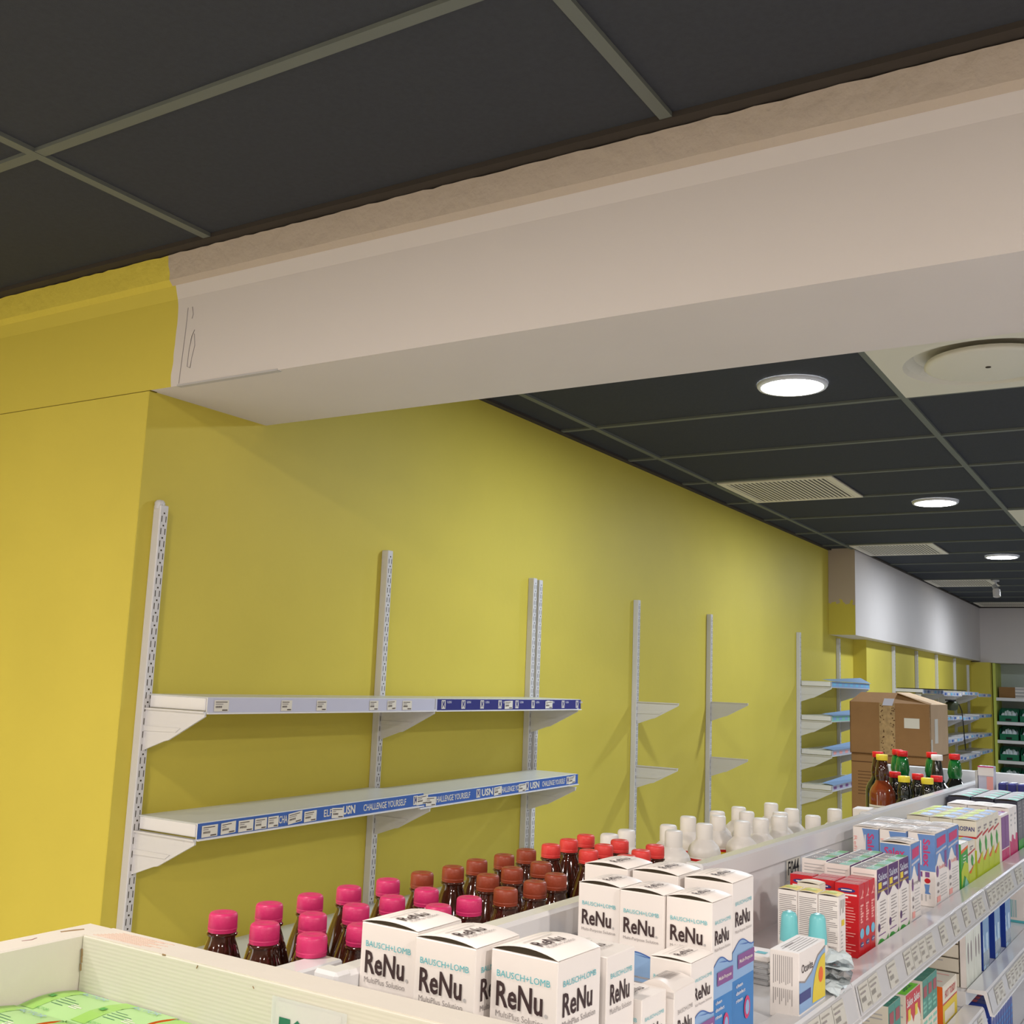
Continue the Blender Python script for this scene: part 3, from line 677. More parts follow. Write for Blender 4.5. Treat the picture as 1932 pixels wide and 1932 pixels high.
def put(kind, make, t, s, z, label, group, name='carton', rz=0.0, cat='box'):
    """t, s of the box centre on the gondola, z of its base"""
    if kind not in PRO:
        PRO[kind] = make().build(name, loc=G(t, s, z), rz=-GA + rz, label=label, cat=cat, group=group); return PRO[kind]
    o = PRO[kind].copy(); COL.objects.link(o); o.location = G(t, s, z); o.rotation_euler[2] = -GA + rz; o['label'] = label; o['group'] = group; return o

def wave(b, F, w, v, hh, flip=False):
    pts = [(w * u, v + hh * math.sin(PI * min(1, u * 1.15)) ** 1.3 * (1 - .5 * u)) for u in [i / 14 for i in range(15)]]
    b.pol(F, [(0, v - .03)] + pts + [(w, v - .03)], m_lblue, .0003)
    for i in range(14):
        (a, c), (d, e) = pts[i], pts[i + 1]; b.pol(F, [(a, c - .0006), (d, e - .0006), (d, e + .0006), (a, c + .0006)], m_blue, .0007)
    b.pol(F, [(w * .3, v + hh * .45), (w * .6, v + hh * .2), (w * .9, v + hh * .1), (w * .6, v + hh * .3)], m_blue, .0007)
def solution(sub, back=False, half=False, left_blank=False):
    def dr(b, F, Rr, T, w, d, h, what):
        if what == 'top':
            b.text(T, 'ReNu', w * .46, d * .16, w * .2, d * .55, m_ink, .01, .0009, rot=90)
            b.text(T, sub, w * .68, d * .2, w * .06, d * .6, m_grey, 0, .0009, rot=90); b.rect(T, w * .36, d * .15, w * .38, d * .8, m_lgrey, .0008); b.rect(T, w * .25, d * .08, w * .26, d * .95, m_lgrey, .0008); return
        k = w / .066
        if not left_blank:
            mp = sub.startswith('Multi-'); o1, o2, o3 = ((.0285, .0545, .0635) if mp else (.0205, .0440, .0520))
            b.text(F, 'BAUSCH+LOMB', w * .1, h - o1 * k, w * .8, .0052 * k, m_teal, 0)
            b.text(F, 'ReNu', w * .1, h - o2 * k, w * .7, .0200 * k, m_ink, .022); b.ell(F, w * .85, h - (o2 - .001) * k, .0016 * k, .0016 * k, m_lgrey)
            b.text(F, sub, w * .1, h - o3 * k, w * (.8 if mp else .72), .005 * k, m_grey, .0)
        else: b.rect(F, w * .1, h - .02, w * .13, h - .0195, m_grey)
        q = d / .066; mp = sub.startswith('Multi-'); o1, o2, o3 = ((.0285, .0545, .0635) if mp else (.0205, .0440, .0520))
        b.text(Rr, 'BAUSCH+LOMB', d * .12, h - o1 * k, d * .76, .0048 * k, m_teal, 0)
        b.text(Rr, 'ReNu', d * .12, h - o2 * k, d * .68, .0185 * k, m_ink, .018)
        b.text(Rr, sub, d * .12, h - o3 * k, d * .76, .005 * k, m_grey, .0)
        if sub.startswith('Multi-'):
            b.rect(Rr, 0, 0, d, h - .083 * k, m_mblue, .0002); b.rect(Rr, 0, h - .118 * k, d, h - .083 * k, m_lblue, .00025); wave(b, Rr, d, h - .083 * k, .014 * k)
            b.pol(Rr, [(d * .22, h - .106 * k), (d, h - .106 * k), (d, h - .089 * k), (d * .22, h - .089 * k)], m_purple, .0012); b.text(Rr, 'Multi-Purpose', d * .28, h - .101 * k, d * .62, .006 * k, m_card, .01, .0016)
            for i, tx in enumerate(('clean', 'disinfect', 'rinse')): b.text(Rr, tx, d * .15, h - (.128 + i * .009) * k, d * (.3, .42, .3)[i], .0045 * k, m_card, .01, .0012)
            b.ell(Rr, d * .66, h - .158 * k, d * .14, .014 * k, m_magenta, .0012); b.ell(Rr, d * .66, h - .158 * k, d * .09, .009 * k, m_lblue, .0015)
            b.rect(F, 0, 0, w, h - .083 * k, m_lblue, .0002); wave(b, F, w, h - .083 * k, .008 * k); b.bars(F, w * .12, h - .165 * k, w * .85, h - .105 * k, 9, m_card, .35, 8)
        else:
            b.rect(Rr, 0, 0, d, h - .098 * k, m_mblue, .0002); wave(b, Rr, d, h - .098 * k, .018 * k)
            b.rect(F, 0, 0, w, h - .098 * k, m_mblue, .0002); wave(b, F, w, h - .098 * k, .012 * k)
    return dr
gB = 'tall white lens solution cartons'
dP = lambda h: (lambda: carton(.0655, .066, h, m_card, solution('MultiPlus Solution'), .0042))
ZT = -.224
def Pbox(k, t0, s0, w, d, ztop, base, sub, label, group=gB, arch=.0038, blank=False, rz=0):
    h = ztop - base
    put(k, lambda: carton(w, d, h, m_card, solution(sub, left_blank=blank), arch), t0 + d / 2, s0 + w / 2, base, label, group, 'lens_solution_carton', rz)
Pbox('p', -.231, .0265, .0640, .066, ZT, -.40, 'MultiPlus Solution', 'large white lens solution carton at the far left of the front three', rz=.01)
Pbox('p', -.243, .0985, .0640, .066, ZT, -.40, 'MultiPlus Solution', 'large white lens solution carton, middle of the front three')
Pbox('p3', -.231, .170, .0655, .068, ZT, -.3905, 'MultiPlus Solution', 'large white lens solution carton, rightmost of the front three', arch=.0055, rz=-.02)
Pbox('p4', -.150, .174, .0610, .052, -.235, -.3905, 'MultiPlus Solution', 'white lens solution carton tucked behind the rightmost front carton', arch=.0)
for i, s in enumerate((.0735, .1275, .181)):
    Pbox('mf%d' % (i == 2), .079 - .004 * i * (i < 2), s, .0525, .054, ZT, -.40 if i < 2 else -.3905, 'Multi-Purpose Solution', 'taller white lens solution carton with blue foot, %s in the nearer row' % ('left', 'middle', 'right')[i])
for i, s in enumerate((.040, .1015, .165)):
    Pbox('mb%d' % (i == 2), .150 + .004 * i, s, .0575, .066, -.2165, -.40 if i < 2 else -.3905, 'Multi-Purpose Solution', 'taller white lens solution carton, %s in the row behind' % ('left', 'middle', 'right')[i], blank=True, rz=.01 * i)
Pbox('sm', .012, .196, .0445, .056, -.270, -.3905, 'Multi-Purpose Solution', 'small white lens solution carton in front of the right tall carton', arch=.002)
Pbox('sm2', -.094, .1965, .0445, .050, -.281, -.3905, 'Multi-Purpose Solution', 'small white lens carton seen from its side, left of the open one', arch=.0)
b = carton(.036, .05, .1065, m_card, None, 0)
F, Rr, T = faces(.036, .05, .1065)
n = 10
b.mesh([(-.018 + .036 * i / n, y, .107 + .008 * math.sin(PI * i / n) * (1 if y < 0 else .6)) for y in (-.025, .025) for i in range(n + 1)], [(i, i + 1, n + 2 + i, n + 1 + i) for i in range(n)], m_card, True)
b.mesh([(-.018 + .036 * i / n, -.025, z) for i in range(n + 1) for z in (.1, .107 + .008 * math.sin(PI * i / n))], [(2 * i, 2 * i + 2, 2 * i + 3, 2 * i + 1) for i in range(n)], m_card)
b.lift = lambda p: Vector((p.x, p.y, p.z + .0075)); b.barcode(T, .010, .012, .026, .038, m_grey); b.lift = None
b.text(Rr, 'BAUSCH+LOMB', .008, .085, .034, .004, m_grey, 0); b.text(Rr, 'ReNu', .008, .066, .032, .014, m_ink, .015)
b.build('lens_solution_carton', loc=G(-.016, .229, -.3905), rz=-GA + .02, label='small white lens carton with a bulging top and barcode', cat='box', group=gB)

# --- eye vitamin carton, droppers, packs and sachets on the middle bay
def ocu(b, F, Rr, T, w, d, h, what):
    if what == 'top':
        b.bars(T, w * .15, d * .1, w * .9, d * .9, 6, m_lgrey, .3, 2, vert=True); b.rect(T, w * .3, d * .2, w * .36, d * .5, m_grey, .0006); return
    for i in range(10): b.rect(F, w * (.12 + .07 * i), h * (.5 + .02 * (i % 3)), w * (.12 + .07 * i) + .0008, h * .93, m_grey); b.rect(F, w * (.12 + .07 * i), h * (.2 + .05 * (i % 3)), w * (.12 + .07 * i) + .0008, h * .44, m_grey)
    pts = [(0, h * .58), (d * .2, h * .53), (d * .45, h * .62), (d * .7, h * .82), (d, h * .9), (d, h * .10), (0, h * .10)]
    b.pol(Rr, pts, m_lblue, .0003)
    for (a, c), (e, f) in zip(pts[:4], pts[1:5]): b.pol(Rr, [(a, c - .001), (e, f - .001), (e, f + .001), (a, c + .001)], m_grey, .0006)
    n = 12; b.pol(Rr, [(d * .98, h * .12), (d * .98, h * .80)] + [(d * (.98 - .5 * math.sin(PI / 2 * i / n)), h * (.80 - .66 * (1 - math.cos(PI / 2 * i / n)))) for i in range(1, n + 1)], m_yelp, .0007)
    b.ell(Rr, d * .8, h * .5, d * .09, h * .12, m_orange, .0009); b.rect(Rr, 0, h * .25, d * .42, h * .40, m_navy, .0006)
    b.text(Rr, 'Ocuvite', d * .08, h * .68, d * .42, h * .13, m_ink, .006)
b_ = lambda: carton(.037, .100, .078, m_card, ocu)
put('ocu', b_, .385, .219, -.3975, 'white vitamin carton with a yellow sun shape standing on the shelf edge', 'white pharmacy cartons')
def dropper(t, s, label, d0=[None]):
    if d0[0] is None:
        r = thing('dropper_bottle', label, 'bottle', G(t, s, -.40), -GA, 'turquoise capped dropper bottles'); d0[0] = r
        b = MB(); b.lathe([(.0135, 0), (.0145, .003), (.0145, .048), (.0125, .053), (.012, .056)], m_hdpe, 20); b.build('bottle_body', r)
        b = MB(); b.lathe([(.0125, .053), (.0128, .056), (.0108, .086), (.0088, .0905), (.004, .0925), (.001, .091)], m_cyan, 20); b.build('cap', r); return r
    return dup(d0[0], G(t, s, -.40), None, label)
dropper(.515, .162, 'turquoise capped white bottle, left one of two'); dropper(.527, .198, 'turquoise capped white bottle, right one of two')
for i in range(5):
    b = MB(); b.box(-.035, .035, -.025, .025, 0, .0072, m_silver if i < 4 else m_card, .0015)
    if i == 4:
        T = (Vector((-.035, -.025, .0072)), Vector((1, 0, 0)), Vector((0, 1, 0)), Vector((0, 0, 1))); b.ell(T, .035, .02, .009, .005, m_orange); b.rect(T, .045, .015, .06, .028, m_teal)
    b.build('flat_pack', loc=G(.49, .115 + .001 * (i % 2), -.40 + .0075 * i), rz=-GA, label=('flat silver pack at the bottom of the small stack', 'second silver pack up in the small stack', 'third silver pack up in the small stack', 'fourth silver pack up in the small stack', 'white flat pack on top of the silver stack')[i], cat='pack', group='flat silver packs')
R = random.Random(11)
for i, (t, s, z, w) in enumerate(((.475, .222, -.388, .05), (.50, .223, -.376, .055), (.52, .221, -.362, .05))):
    b = MB(); n = 7; g = [[(-w / 2 + w * a / n, -.028 + .056 * c / n, .005 * R.uniform(-1, 1) + (.004 if 0 < a < n else 0)) for a in range(n + 1)] for c in range(n + 1)]
    vs = [p for r_ in g for p in r_]; top = [(c * (n + 1) + a, c * (n + 1) + a + 1, (c + 1) * (n + 1) + a + 1, (c + 1) * (n + 1) + a) for c in range(n) for a in range(n)]
    b.mesh(vs, top, m_silver if i == 1 else m_bag); b.mesh([(x, y, -.005 - z_ * .4) for x, y, z_ in vs], [f[::-1] for f in top], m_bag)
    b.build('sachet', loc=G(t, s, z), rz=-GA + .2 * i, label=('crumpled white sachet lying lowest at the shelf edge', 'crumpled silver sachet between two white ones', 'crumpled white sachet on top of the sachet heap')[i], cat='sachet', group='crumpled sachets')

def ytop(b, F, Rr, T, w, d, h, what):
    if what == 'top': b.rect(T, .001, .001, w - .001, d - .001, m_yelp, .0004); b.ell(T, w * .5, d * .5, w * .28, d * .25, m_lime, .0007); return
    b.bars(F, w * .08, h * .38, w * .94, h * .95, 22, m_grey, .35, 4); b.barcode(F, w * .1, h * .2, w * .9, h * .34); b.rect(F, w * .1, h * .12, w * .5, h * .135, m_grey)
    b.bars(Rr, d * .2, h * .75, d * .9, h * .95, 5, m_grey, .3, 5, vert=True); b.rect(Rr, d * .4, h * .6, d * .8, h * .68, m_yelp); b.ell(Rr, d * .5, h * .14, d * .35, h * .08, m_yelp); b.ell(Rr, d * .5, h * .11, d * .25, h * .06, m_lilac, .0008); b.bars(Rr, d * .3, h * .25, d * .6, h * .55, 6, m_lgrey, .4, 6)
for i in range(3):
    put('yt', lambda: carton(.0295, .034, .104, m_card, ytop, .002), .617 + .003 * (2 - i) * 0, .190 - .0303 * i, -.40, 'white leaflet-printed carton with yellow lid, %s of three' % ('right', 'middle', 'left')[i], 'yellow lidded cartons')
put('cr', lambda: carton(.034, .03, .108, m_cream, None, .002), .668, .143, -.40, 'small plain cream carton between yellow lidded and red cartons', 'plain cream cartons')
def redc(b, F, Rr, T, w, d, h, what):
    if what == 'top': b.bars(T, w * .1, d * .1, w * .9, d * .9, 4, m_pinkp, .5, 2); return
    b.ell(F, w * .5, h * .91, w * .36, h * .03, m_navy); b.rect(F, w * .28, h * .905, w * .72, h * .92, m_card, .0007)
    b.bars(F, w * .12, h * .79, w * .92, h * .87, 2, m_card, .55, 3); b.bars(F, w * .12, h * .04, w * .85, h * .77, 19, m_pinkp, .28, 9)
    b.pol(Rr, [(d * .2, h * .80), (d * .55, h * .84), (d * .7, h * .92), (d * .85, h * .88), (d * .6, h * .82), (d * .9, h * .80)], m_pinkp)
    b.bars(Rr, d * .25, h * .46, d * .8, h * .72, 7, m_pinkp, .7, 3, vert=False); b.ell(Rr, d * .5, h * .32, d * .36, h * .07, m_sky); b.bars(Rr, d * .3, h * .28, d * .7, h * .36, 3, m_navy, .3, 3); b.ell(Rr, d * .5, h * .17, d * .32, h * .035, m_navy); b.rect(Rr, d * .3, h * .165, d * .7, h * .175, m_card, .0008)
for i, (t, s) in enumerate(((.7205, .185), (.750, .185), (.780, .185), (.728, .146), (.757, .146), (.742, .107))):
    put('red', lambda: carton(.037, .0285, .107, m_red, redc), t, s, -.40, 'red medicine carton, ' + ('front one of the column at the shelf edge', 'middle one of the column at the shelf edge', 'rear one of the column at the shelf edge', 'front of the second column', 'rear of the second column', 'innermost by the divider')[i], 'red cartons')
def kids(b, F, Rr, T, w, d, h, what):
    if what == 'top': b.rect(T, w * .1, .001, w * .55, d - .001, m_grey, .0003); b.rect(T, w * .55, .001, w * .95, d * .6, m_mint, .0004); b.rect(T, w * .62, d * .6, w * .98, d * .98, m_green, .0005); b.text(T, 'Salex', w * .3, d * .2, w * .5, d * .3, m_card, .01, .0009); return
    b.bars(F, w * .1, h * .74, w * .9, h * .95, 5, m_lgrey, .3, 4); b.bars(F, w * .1, h * .1, w * .9, h * .7, 12, m_lgrey, .25, 5)
    n = 12
    b.pol(Rr, [(0, h), (0, h * .60)] + [(d * i / n, h * (.6 + .10 * math.sin(PI * i / n) ** 2)) for i in range(1, n)] + [(d, h * .60), (d, h)], m_dpurple, .0003)
    b.text(Rr, 'Salex', d * .08, h * .84, d * .84, h * .1, m_lilac, .02); b.rect(Rr, d * .1, h * .735, d * .4, h * .82, m_yelp, .0006); b.rect(Rr, d * .5, h * .76, d * .9, h * .80, m_lilac, .0006)
    b.text(Rr, 'Protects', d * .05, h * .69, d * .9, h * .035, m_yelp, .01)
    b.bars(Rr, d * .25, h * .2, d * .8, h * .58, 9, m_grey, .3, 7); b.ell(Rr, d * .14, h * .24, d * .1, h * .055, m_dpurple, .0006); b.rect(Rr, d * .1, h * .13, d * .75, h * .145, m_purple)
    b.pol(Rr, [(0, 0), (0, h * .04), (d * .2, h * .09), (d * .4, h * .085), (d * .65, h * .04), (d * .85, h * .05), (d, h * .1), (d, 0)], m_green, .0004)
for i, (t, s) in enumerate(((.832, .1845), (.899, .1845), (.968, .1845), (.842, .139), (.909, .139), (.977, .139), (.862, .094), (.93, .094))):
    put('kid', lambda: carton(.0415, .0635, .118, m_card, kids), t, s, -.40, 'purple and white nasal spray carton, ' + ('nearest at the shelf edge', 'second at the shelf edge', 'third at the shelf edge', 'nearest of the second column', 'middle of the second column', 'last of the second column', 'nearer one by the divider', 'further one by the divider')[i], 'purple and white cartons')
def salb(small):
    def dr(b, F, Rr, T, w, d, h, what):
        if what == 'top': b.bars(T, w * .1, d * .1, w * .9, d * .9, 5, m_grey, .35, 3); b.rect(T, 0, d - .002, w, d, m_blue, .0006); return
        n = 12
        if small:
            b.rect(F, .0005, h * .55, w - .0005, h * .985, m_mblue2, .0003); b.text(F, 'Salex', w * .14, h * .83, w * .68, h * .11, m_magenta, .02); b.bars(F, w * .14, h * .76, w * .85, h * .81, 1, m_card, .6, 3)
        else:
            b.pol(F, [(w, h * .48), (w, h * .985)] + [(w * (.36 + .1 * math.sin(3.2 * i / n)), h * (.985 - .5 * i / n)) for i in range(n + 1)], m_mblue2, .0003)
            b.text(F, 'Salex', w * .56, h * .54, w * .26, h * .38, m_magenta, .02, rot=-90); b.rect(F, w * .46, h * .56, w * .5, h * .90, m_card, .0008)
            b.rect(F, w * .36, h * .40, w * .52, h * .47, m_purple, .0005); b.rect(F, w * .62, h * .40, w * .78, h * .47, m_purple, .0005); b.ell(F, w * .7, h * .35, w * .11, h * .035, m_red, .0006)
            b.pol(F, [(w * .58, h * .3), (w * .78, h * .3), (w * .74, h * .2), (w * .82, h * .17), (w * .6, h * .17), (w * .62, h * .22)], m_mblue2, .0005); b.bars(F, w * .12, h * .06, w * .85, h * .16, 5, m_lgrey, .3, 5, vert=True)
            b.text(F, 'Refill', w * .04, h * .62, w * .12, h * .25, m_pinkp, 0, rot=-90)
        b.pol(Rr, [(0, h), (0, h * .56)] + [(d * i / n, h * (.56 + .16 * math.sin(PI * min(1, i / n * 1.5)) ** 2)) for i in range(1, n)] + [(d, h * .42), (d, h)], m_mblue2, .0003)
        b.pol(Rr, [(d * .12, h * .80), (d * .85, h * .83), (d * .85, h * .95), (d * .12, h * .93)], m_magenta, .0006); b.pol(Rr, [(d * .05, h * .72), (d * .9, h * .76), (d * .9, h * .79), (d * .05, h * .75)], m_lilac, .0006); b.pol(Rr, [(d * .72, h * .5), (d * .92, h * .47), (d * .92, h * .72), (d * .72, h * .72)], m_purple, .0006)
        b.ell(Rr, d * .14, h * .48, d * .09, h * .08, m_purple, .0006); b.text(Rr, 'baby', d * .3, h * .48, d * .5, h * .07, m_pinkp, .01, .0008) if not small else b.text(Rr, 'Decongests', d * .1, h * .46, d * .8, h * .06, m_grey, .01, .0008)
        b.bars(Rr, d * .35, h * .1, d * .9, h * .42, 8, m_lgrey, .3, 4); b.ell(Rr, d * .18, h * .3, d * .1, h * .03, m_grey); b.ell(Rr, d * .18, h * .2, d * .08, h * .02, m_grey)
        b.rect(Rr, d * .06, h * .06, d * .34, h * .14, m_pinkp, .0006); b.rect(Rr, 0, 0, d, h * .03, m_blue, .0006)
    return dr
m_mblue2 = mat('cornflower print', (104, 140, 196), .4, .4)
put('sb', lambda: carton(.053, .068, .134, m_card, salb(True), .003), 1.056, .1775, -.40, 'smaller blue topped nasal carton with pink lettering across', 'blue and white cartons')
for i, (t, s) in enumerate(((1.258, .1795), (1.364, .1795), (1.250, .128), (1.356, .128), (1.250, .0765), (1.356, .0765))):
    put('sal', lambda: carton(.050, .103, .134, m_card, salb(False), .0012), t, s, -.40, 'large blue and white nasal carton with sideways pink lettering, ' + ('front right', 'rear right', 'front middle', 'rear middle', 'front left', 'rear left')[i], 'blue and white cartons')
def leaf(b, F, Rr, T, w, d, h, what):
    if what == 'top': b.rect(T, w * .1, d * .1, w * .5, d * .9, m_lime, .0004); b.rect(T, w * .5, d * .3, w * .95, d * .95, m_lblue, .0005); b.rect(T, w * .55, d * .5, w * .9, d * .58, m_card, .0007); return
    b.text(F, 'PROSPAN', w * .08, h * .82, w * .84, h * .08, m_navy, .02); b.rect(F, 0, h * .70, w, h * .73, m_red, .0005); b.rect(F, 0, 0, w, h * .5, m_lime, .0004)
    b.bars(Rr, d * .25, h * .80, d * .75, h * .90, 2, m_grey, .7, 3); b.pol(Rr, [(0, h * .74), (d, h * .80), (d, h * .77), (0, h * .70)], m_red, .0006)
    b.rect(Rr, 0, 0, d, h * .30, m_lime, .0004); b.pol(Rr, [(0, h * .3), (d, h * .45), (d, h * .3)], m_lime, .0004)
    b.pol(Rr, [(d * .5, h * .70), (d * .75, h * .58), (d * .65, h * .40), (d * .45, h * .45), (d * .35, h * .58)], m_green, .0006); b.pol(Rr, [(d * .1, h * .32), (d * .3, h * .33), (d * .75, h * .44), (d * .7, h * .40), (d * .3, h * .26), (d * .1, h * .28)], m_orange, .0008)
    b.bars(Rr, d * .2, h * .06, d * .8, h * .24, 5, m_green, .2, 6)
def leaf2(b, F, Rr, T, w, d, h, what):
    if what == 'top': b.rect(T, 0, 0, w, d, m_card, .0004); return
    b.pol(Rr, [(0, h * .86), (d, h * .92), (d, h), (0, h)], m_card, .0004); b.pol(Rr, [(0, h * .78), (d, h * .86), (d, h * .92), (0, h * .86)], m_orange, .0004)
    b.pol(Rr, [(0, h * .05), (d * .4, h * .3), (d, h * .1), (d, h * .5), (d * .5, h * .6), (0, h * .4)], m_lime, .0004); b.pol(Rr, [(d * .3, 0), (d * .6, h * .25), (d, h * .05), (d, 0)], m_mint, .0006); b.bars(Rr, d * .3, h * .55, d * .7, h * .75, 3, m_card, .3, 4)
for i, t in enumerate((1.467, 1.541)):
    put('ps%d' % i, (lambda: carton(.042, .07, .088, m_cream, leaf, .002)) if i else (lambda: carton(.042, .07, .092, m_green, leaf2)), t, .184, -.40, ('small leafy green carton in front of the lime ones', 'small cream and lime carton behind the leafy green one')[i], 'lime and cream cartons')
    if i == 0: pass
for c in range(3):
    for r in range(4):
        put('pb', lambda: carton(.0488, .0665, .1235, m_cream, leaf, .0018), 1.634 + .0675 * r, .1802 - .0496 * c, -.40, 'tall cream and lime carton, %s from the front, %s column from the shelf edge' % (ORD[r], ORD[c]), 'lime and cream cartons')
def purp(b, F, Rr, T, w, d, h, what):
    if what == 'top': b.rect(T, w * .1, d * .1, w * .9, d * .9, m_purple, .0004); return
    b.rect(Rr, 0, h * .28, d, h * .95, m_purple, .0004); b.rect(Rr, 0, 0, d, h * .26, m_magenta, .0004); b.bars(Rr, d * .2, h * .45, d * .8, h * .85, 4, m_lilac, .4, 5); b.bars(Rr, d * .2, h * .06, d * .8, h * .22, 3, m_pinkp, .4, 5)
for i in range(2): put('pu', lambda: carton(.05, .051, .1125, m_card, purp), 1.925 + .053 * i, .180, -.40, 'purple and magenta carton at the shelf edge, %s one' % ('nearer', 'further')[i], 'purple magenta cartons')
def pinky(b, F, Rr, T, w, d, h, what):
    if what == 'top': return
    b.pol(F, [(w * .62, h * .95), (w * .92, h * .93), (w * .92, h * .84), (w * .8, h * .86)], m_magenta); b.ell(F, w * .55, h * .87, w * .13, h * .03, m_pinkp, .0003); b.rect(F, w * .05, h * .88, w * .35, h * .9, m_grey)
    b.pol(Rr, [(0, 0), (0, h * .35), (d * .4, h * .30), (d * .6, h * .45), (d, h * .42), (d, 0)], m_magenta, .0004); b.bars(Rr, d * .2, h * .08, d * .8, h * .3, 4, m_pinkp, .4, 5); b.bars(Rr, d * .3, h * .6, d * .8, h * .9, 3, m_lgrey, .4, 3)
for r in range(2):
    for c in range(3): put('pk', lambda: carton(.0485, .056, .119, m_card, pinky, .0015), 2.045 + .058 * r, .180 - .0497 * c, -.40, 'white carton with magenta corner, %s row, %s from the shelf edge' % (ORD[r], ORD[c]), 'white and magenta cartons')
m_slate = mat('dark slate carton', (54, 54, 70), .3, .5)
def darkc(b, F, Rr, T, w, d, h, what):
    if what == 'top': b.rect(T, .001, .001, w - .001, d - .001, m_lgrey, .0004); b.rect(T, w * .55, d * .1, w * .98, d * .6, m_mint, .0007); return
    b.bars(Rr, d * .2, h * .45, d * .8, h * .95, 7, m_lgrey, .15, 5); b.rect(Rr, 0, 0, d, h * .22, m_green, .0004); b.rect(F, w * .1, h * .1, w * .9, h * .3, m_green, .0004)
for r in range(4):
    for c in range(4): put('dk', lambda: carton(.056, .07, .127, m_slate, darkc, .003), 2.182 + .0725 * r, .176 - .058 * c + (.0) , -.40, 'dark carton with silver green lid, %s row, %s from the shelf edge' % (ORD[r], ORD[c]), 'dark silver-lidded cartons') if c < 3 and r < 4 else None
# display at the end of the shelf
t = gthing('product_display', 'upright pink, white and blue display box before the end panel', 'display', 2.55, .060, -.40)
b = MB(); b.box(-.022, .022, -.02, .02, 0, .19, m_lilac, .002); F = (Vector((-.022, -.02, 0)), Vector((1, 0, 0)), Vector((0, 0, 1)), Vector((0, -1, 0)))
b.rect(F, .022, .002, .043, .115, m_magenta); b.rect(F, .001, .002, .021, .115, m_blue); b.rect(F, 0, .162, .044, .188, m_card, .0006); b.rect(F, 0, .186, .044, .19, m_magenta, .001); b.rect(F, .024, .115, .042, .16, m_pinkp, .0006); b.build('display_box', t)
b = MB(); b.box(-.030, -.023, -.02, .02, 0, .175, m_silver); b.build('post', t)
for i in range(3):
    b = MB(); b.box(-.011, .011, -.03, .03, 0, .145, m_navy, .004); F = (Vector((-.011, -.03, 0)), Vector((1, 0, 0)), Vector((0, 0, 1)), Vector((0, -1, 0))); b.rect(F, .004, .03, .018, .12, m_mblue); b.rect(F, .006, .05, .016, .06, m_lilac, .0006)
    b.build('blue_pack', loc=G(2.56, .104 + .027 * i, -.40), rz=-GA, label='blue pack in clear film beside the pink display, %s from it' % ORD[i], cat='pack', group='blue film packs')

m_sky2 = mat('frosted pale blue', (176, 204, 226), .25, .5)
# --- lower shelves on the right-hand side
LZ = -.63; LZ2 = -.60
def teal(b, F, Rr, T, w, d, h, what):
    if what == 'top': b.rect(T, w * .0, 0, w * .45, d, m_grey, .0003); b.rect(T, w * .45, 0, w, d, m_dgreen2, .0003); b.bars(T, w * .5, d * .15, w * .95, d * .85, 3, m_mint, .4, 3); return
    b.bars(F, w * .06, h * .1, w * .94, h * .96, 16, m_lgrey, .35, 5)
    b.rect(Rr, 0, h * .45, d, h, m_dgreen2, .0003); b.rect(Rr, d * .15, h * .74, d * .85, h * .90, m_red2, .0006); b.bars(Rr, d * .1, h * .5, d * .9, h * .70, 3, m_mint, .5, 6); b.bars(Rr, d * .1, h * .05, d * .9, h * .42, 4, m_mint, .5, 8)
m_dgreen2 = mat('teal green print', (44, 134, 112), .3, .5); m_red2 = mat('dull red print', (160, 70, 74), .4)
for i in range(2): put('tl', lambda: carton(.066, .037, .122, m_cream, teal), .902 + .038 * i, .165, LZ, 'teal topped cream carton on the lower shelf, %s of the near pair' % ('front', 'rear')[i], 'teal cartons')
put('tg', lambda: carton(.05, .05, .11, m_dgreen, None), .80, .13, LZ, 'dark green carton half hidden under the shelf rail', 'teal cartons')
def kidr(b, F, Rr, T, w, d, h, what):
    if what == 'top': b.rect(T, w * .15, d * .05, w * .97, d * .95, m_bgreen, .0004); b.text(T, 'Salex', w * .5, d * .25, w * .35, d * .55, m_dgreen, .0, .0007, rot=90); b.bars(T, w * .3, d * .2, w * .45, d * .8, 3, m_green, .4, 3, vert=True); return
    b.bars(F, w * .1, h * .1, w * .9, h * .9, 10, m_lgrey, .3, 4)
    n = 10; b.pol(Rr, [(0, h), (0, h * .55)] + [(d * i / n, h * (.55 + .17 * abs(math.sin(2 * PI * i / n)))) for i in range(1, n)] + [(d, h * .55), (d, h)], m_red, .0003)
    b.text(Rr, 'Salex', d * .05, h * .82, d * .42, h * .12, m_card, .02); b.text(Rr, 'Salex', d * .53, h * .82, d * .42, h * .12, m_card, .02); b.rect(Rr, d * .12, h * .62, d * .3, h * .78, m_yelp, .0006); b.rect(Rr, d * .6, h * .62, d * .78, h * .78, m_yelp, .0006); b.bars(Rr, d * .15, h * .1, d * .9, h * .5, 7, m_pinkp, .3, 5)
put('kr', lambda: carton(.052, .10, .117, m_cream, kidr), 1.038, .174, LZ, 'red and cream carton with a bright green sticker on top', 'red cream cartons')
for i in range(3): put('tl2', lambda: carton(.058, .036, .118, m_cream, teal), 1.120 + .037 * i, .172, LZ, 'teal topped cream carton on the lower shelf, %s of the three' % ORD[i], 'teal cartons')
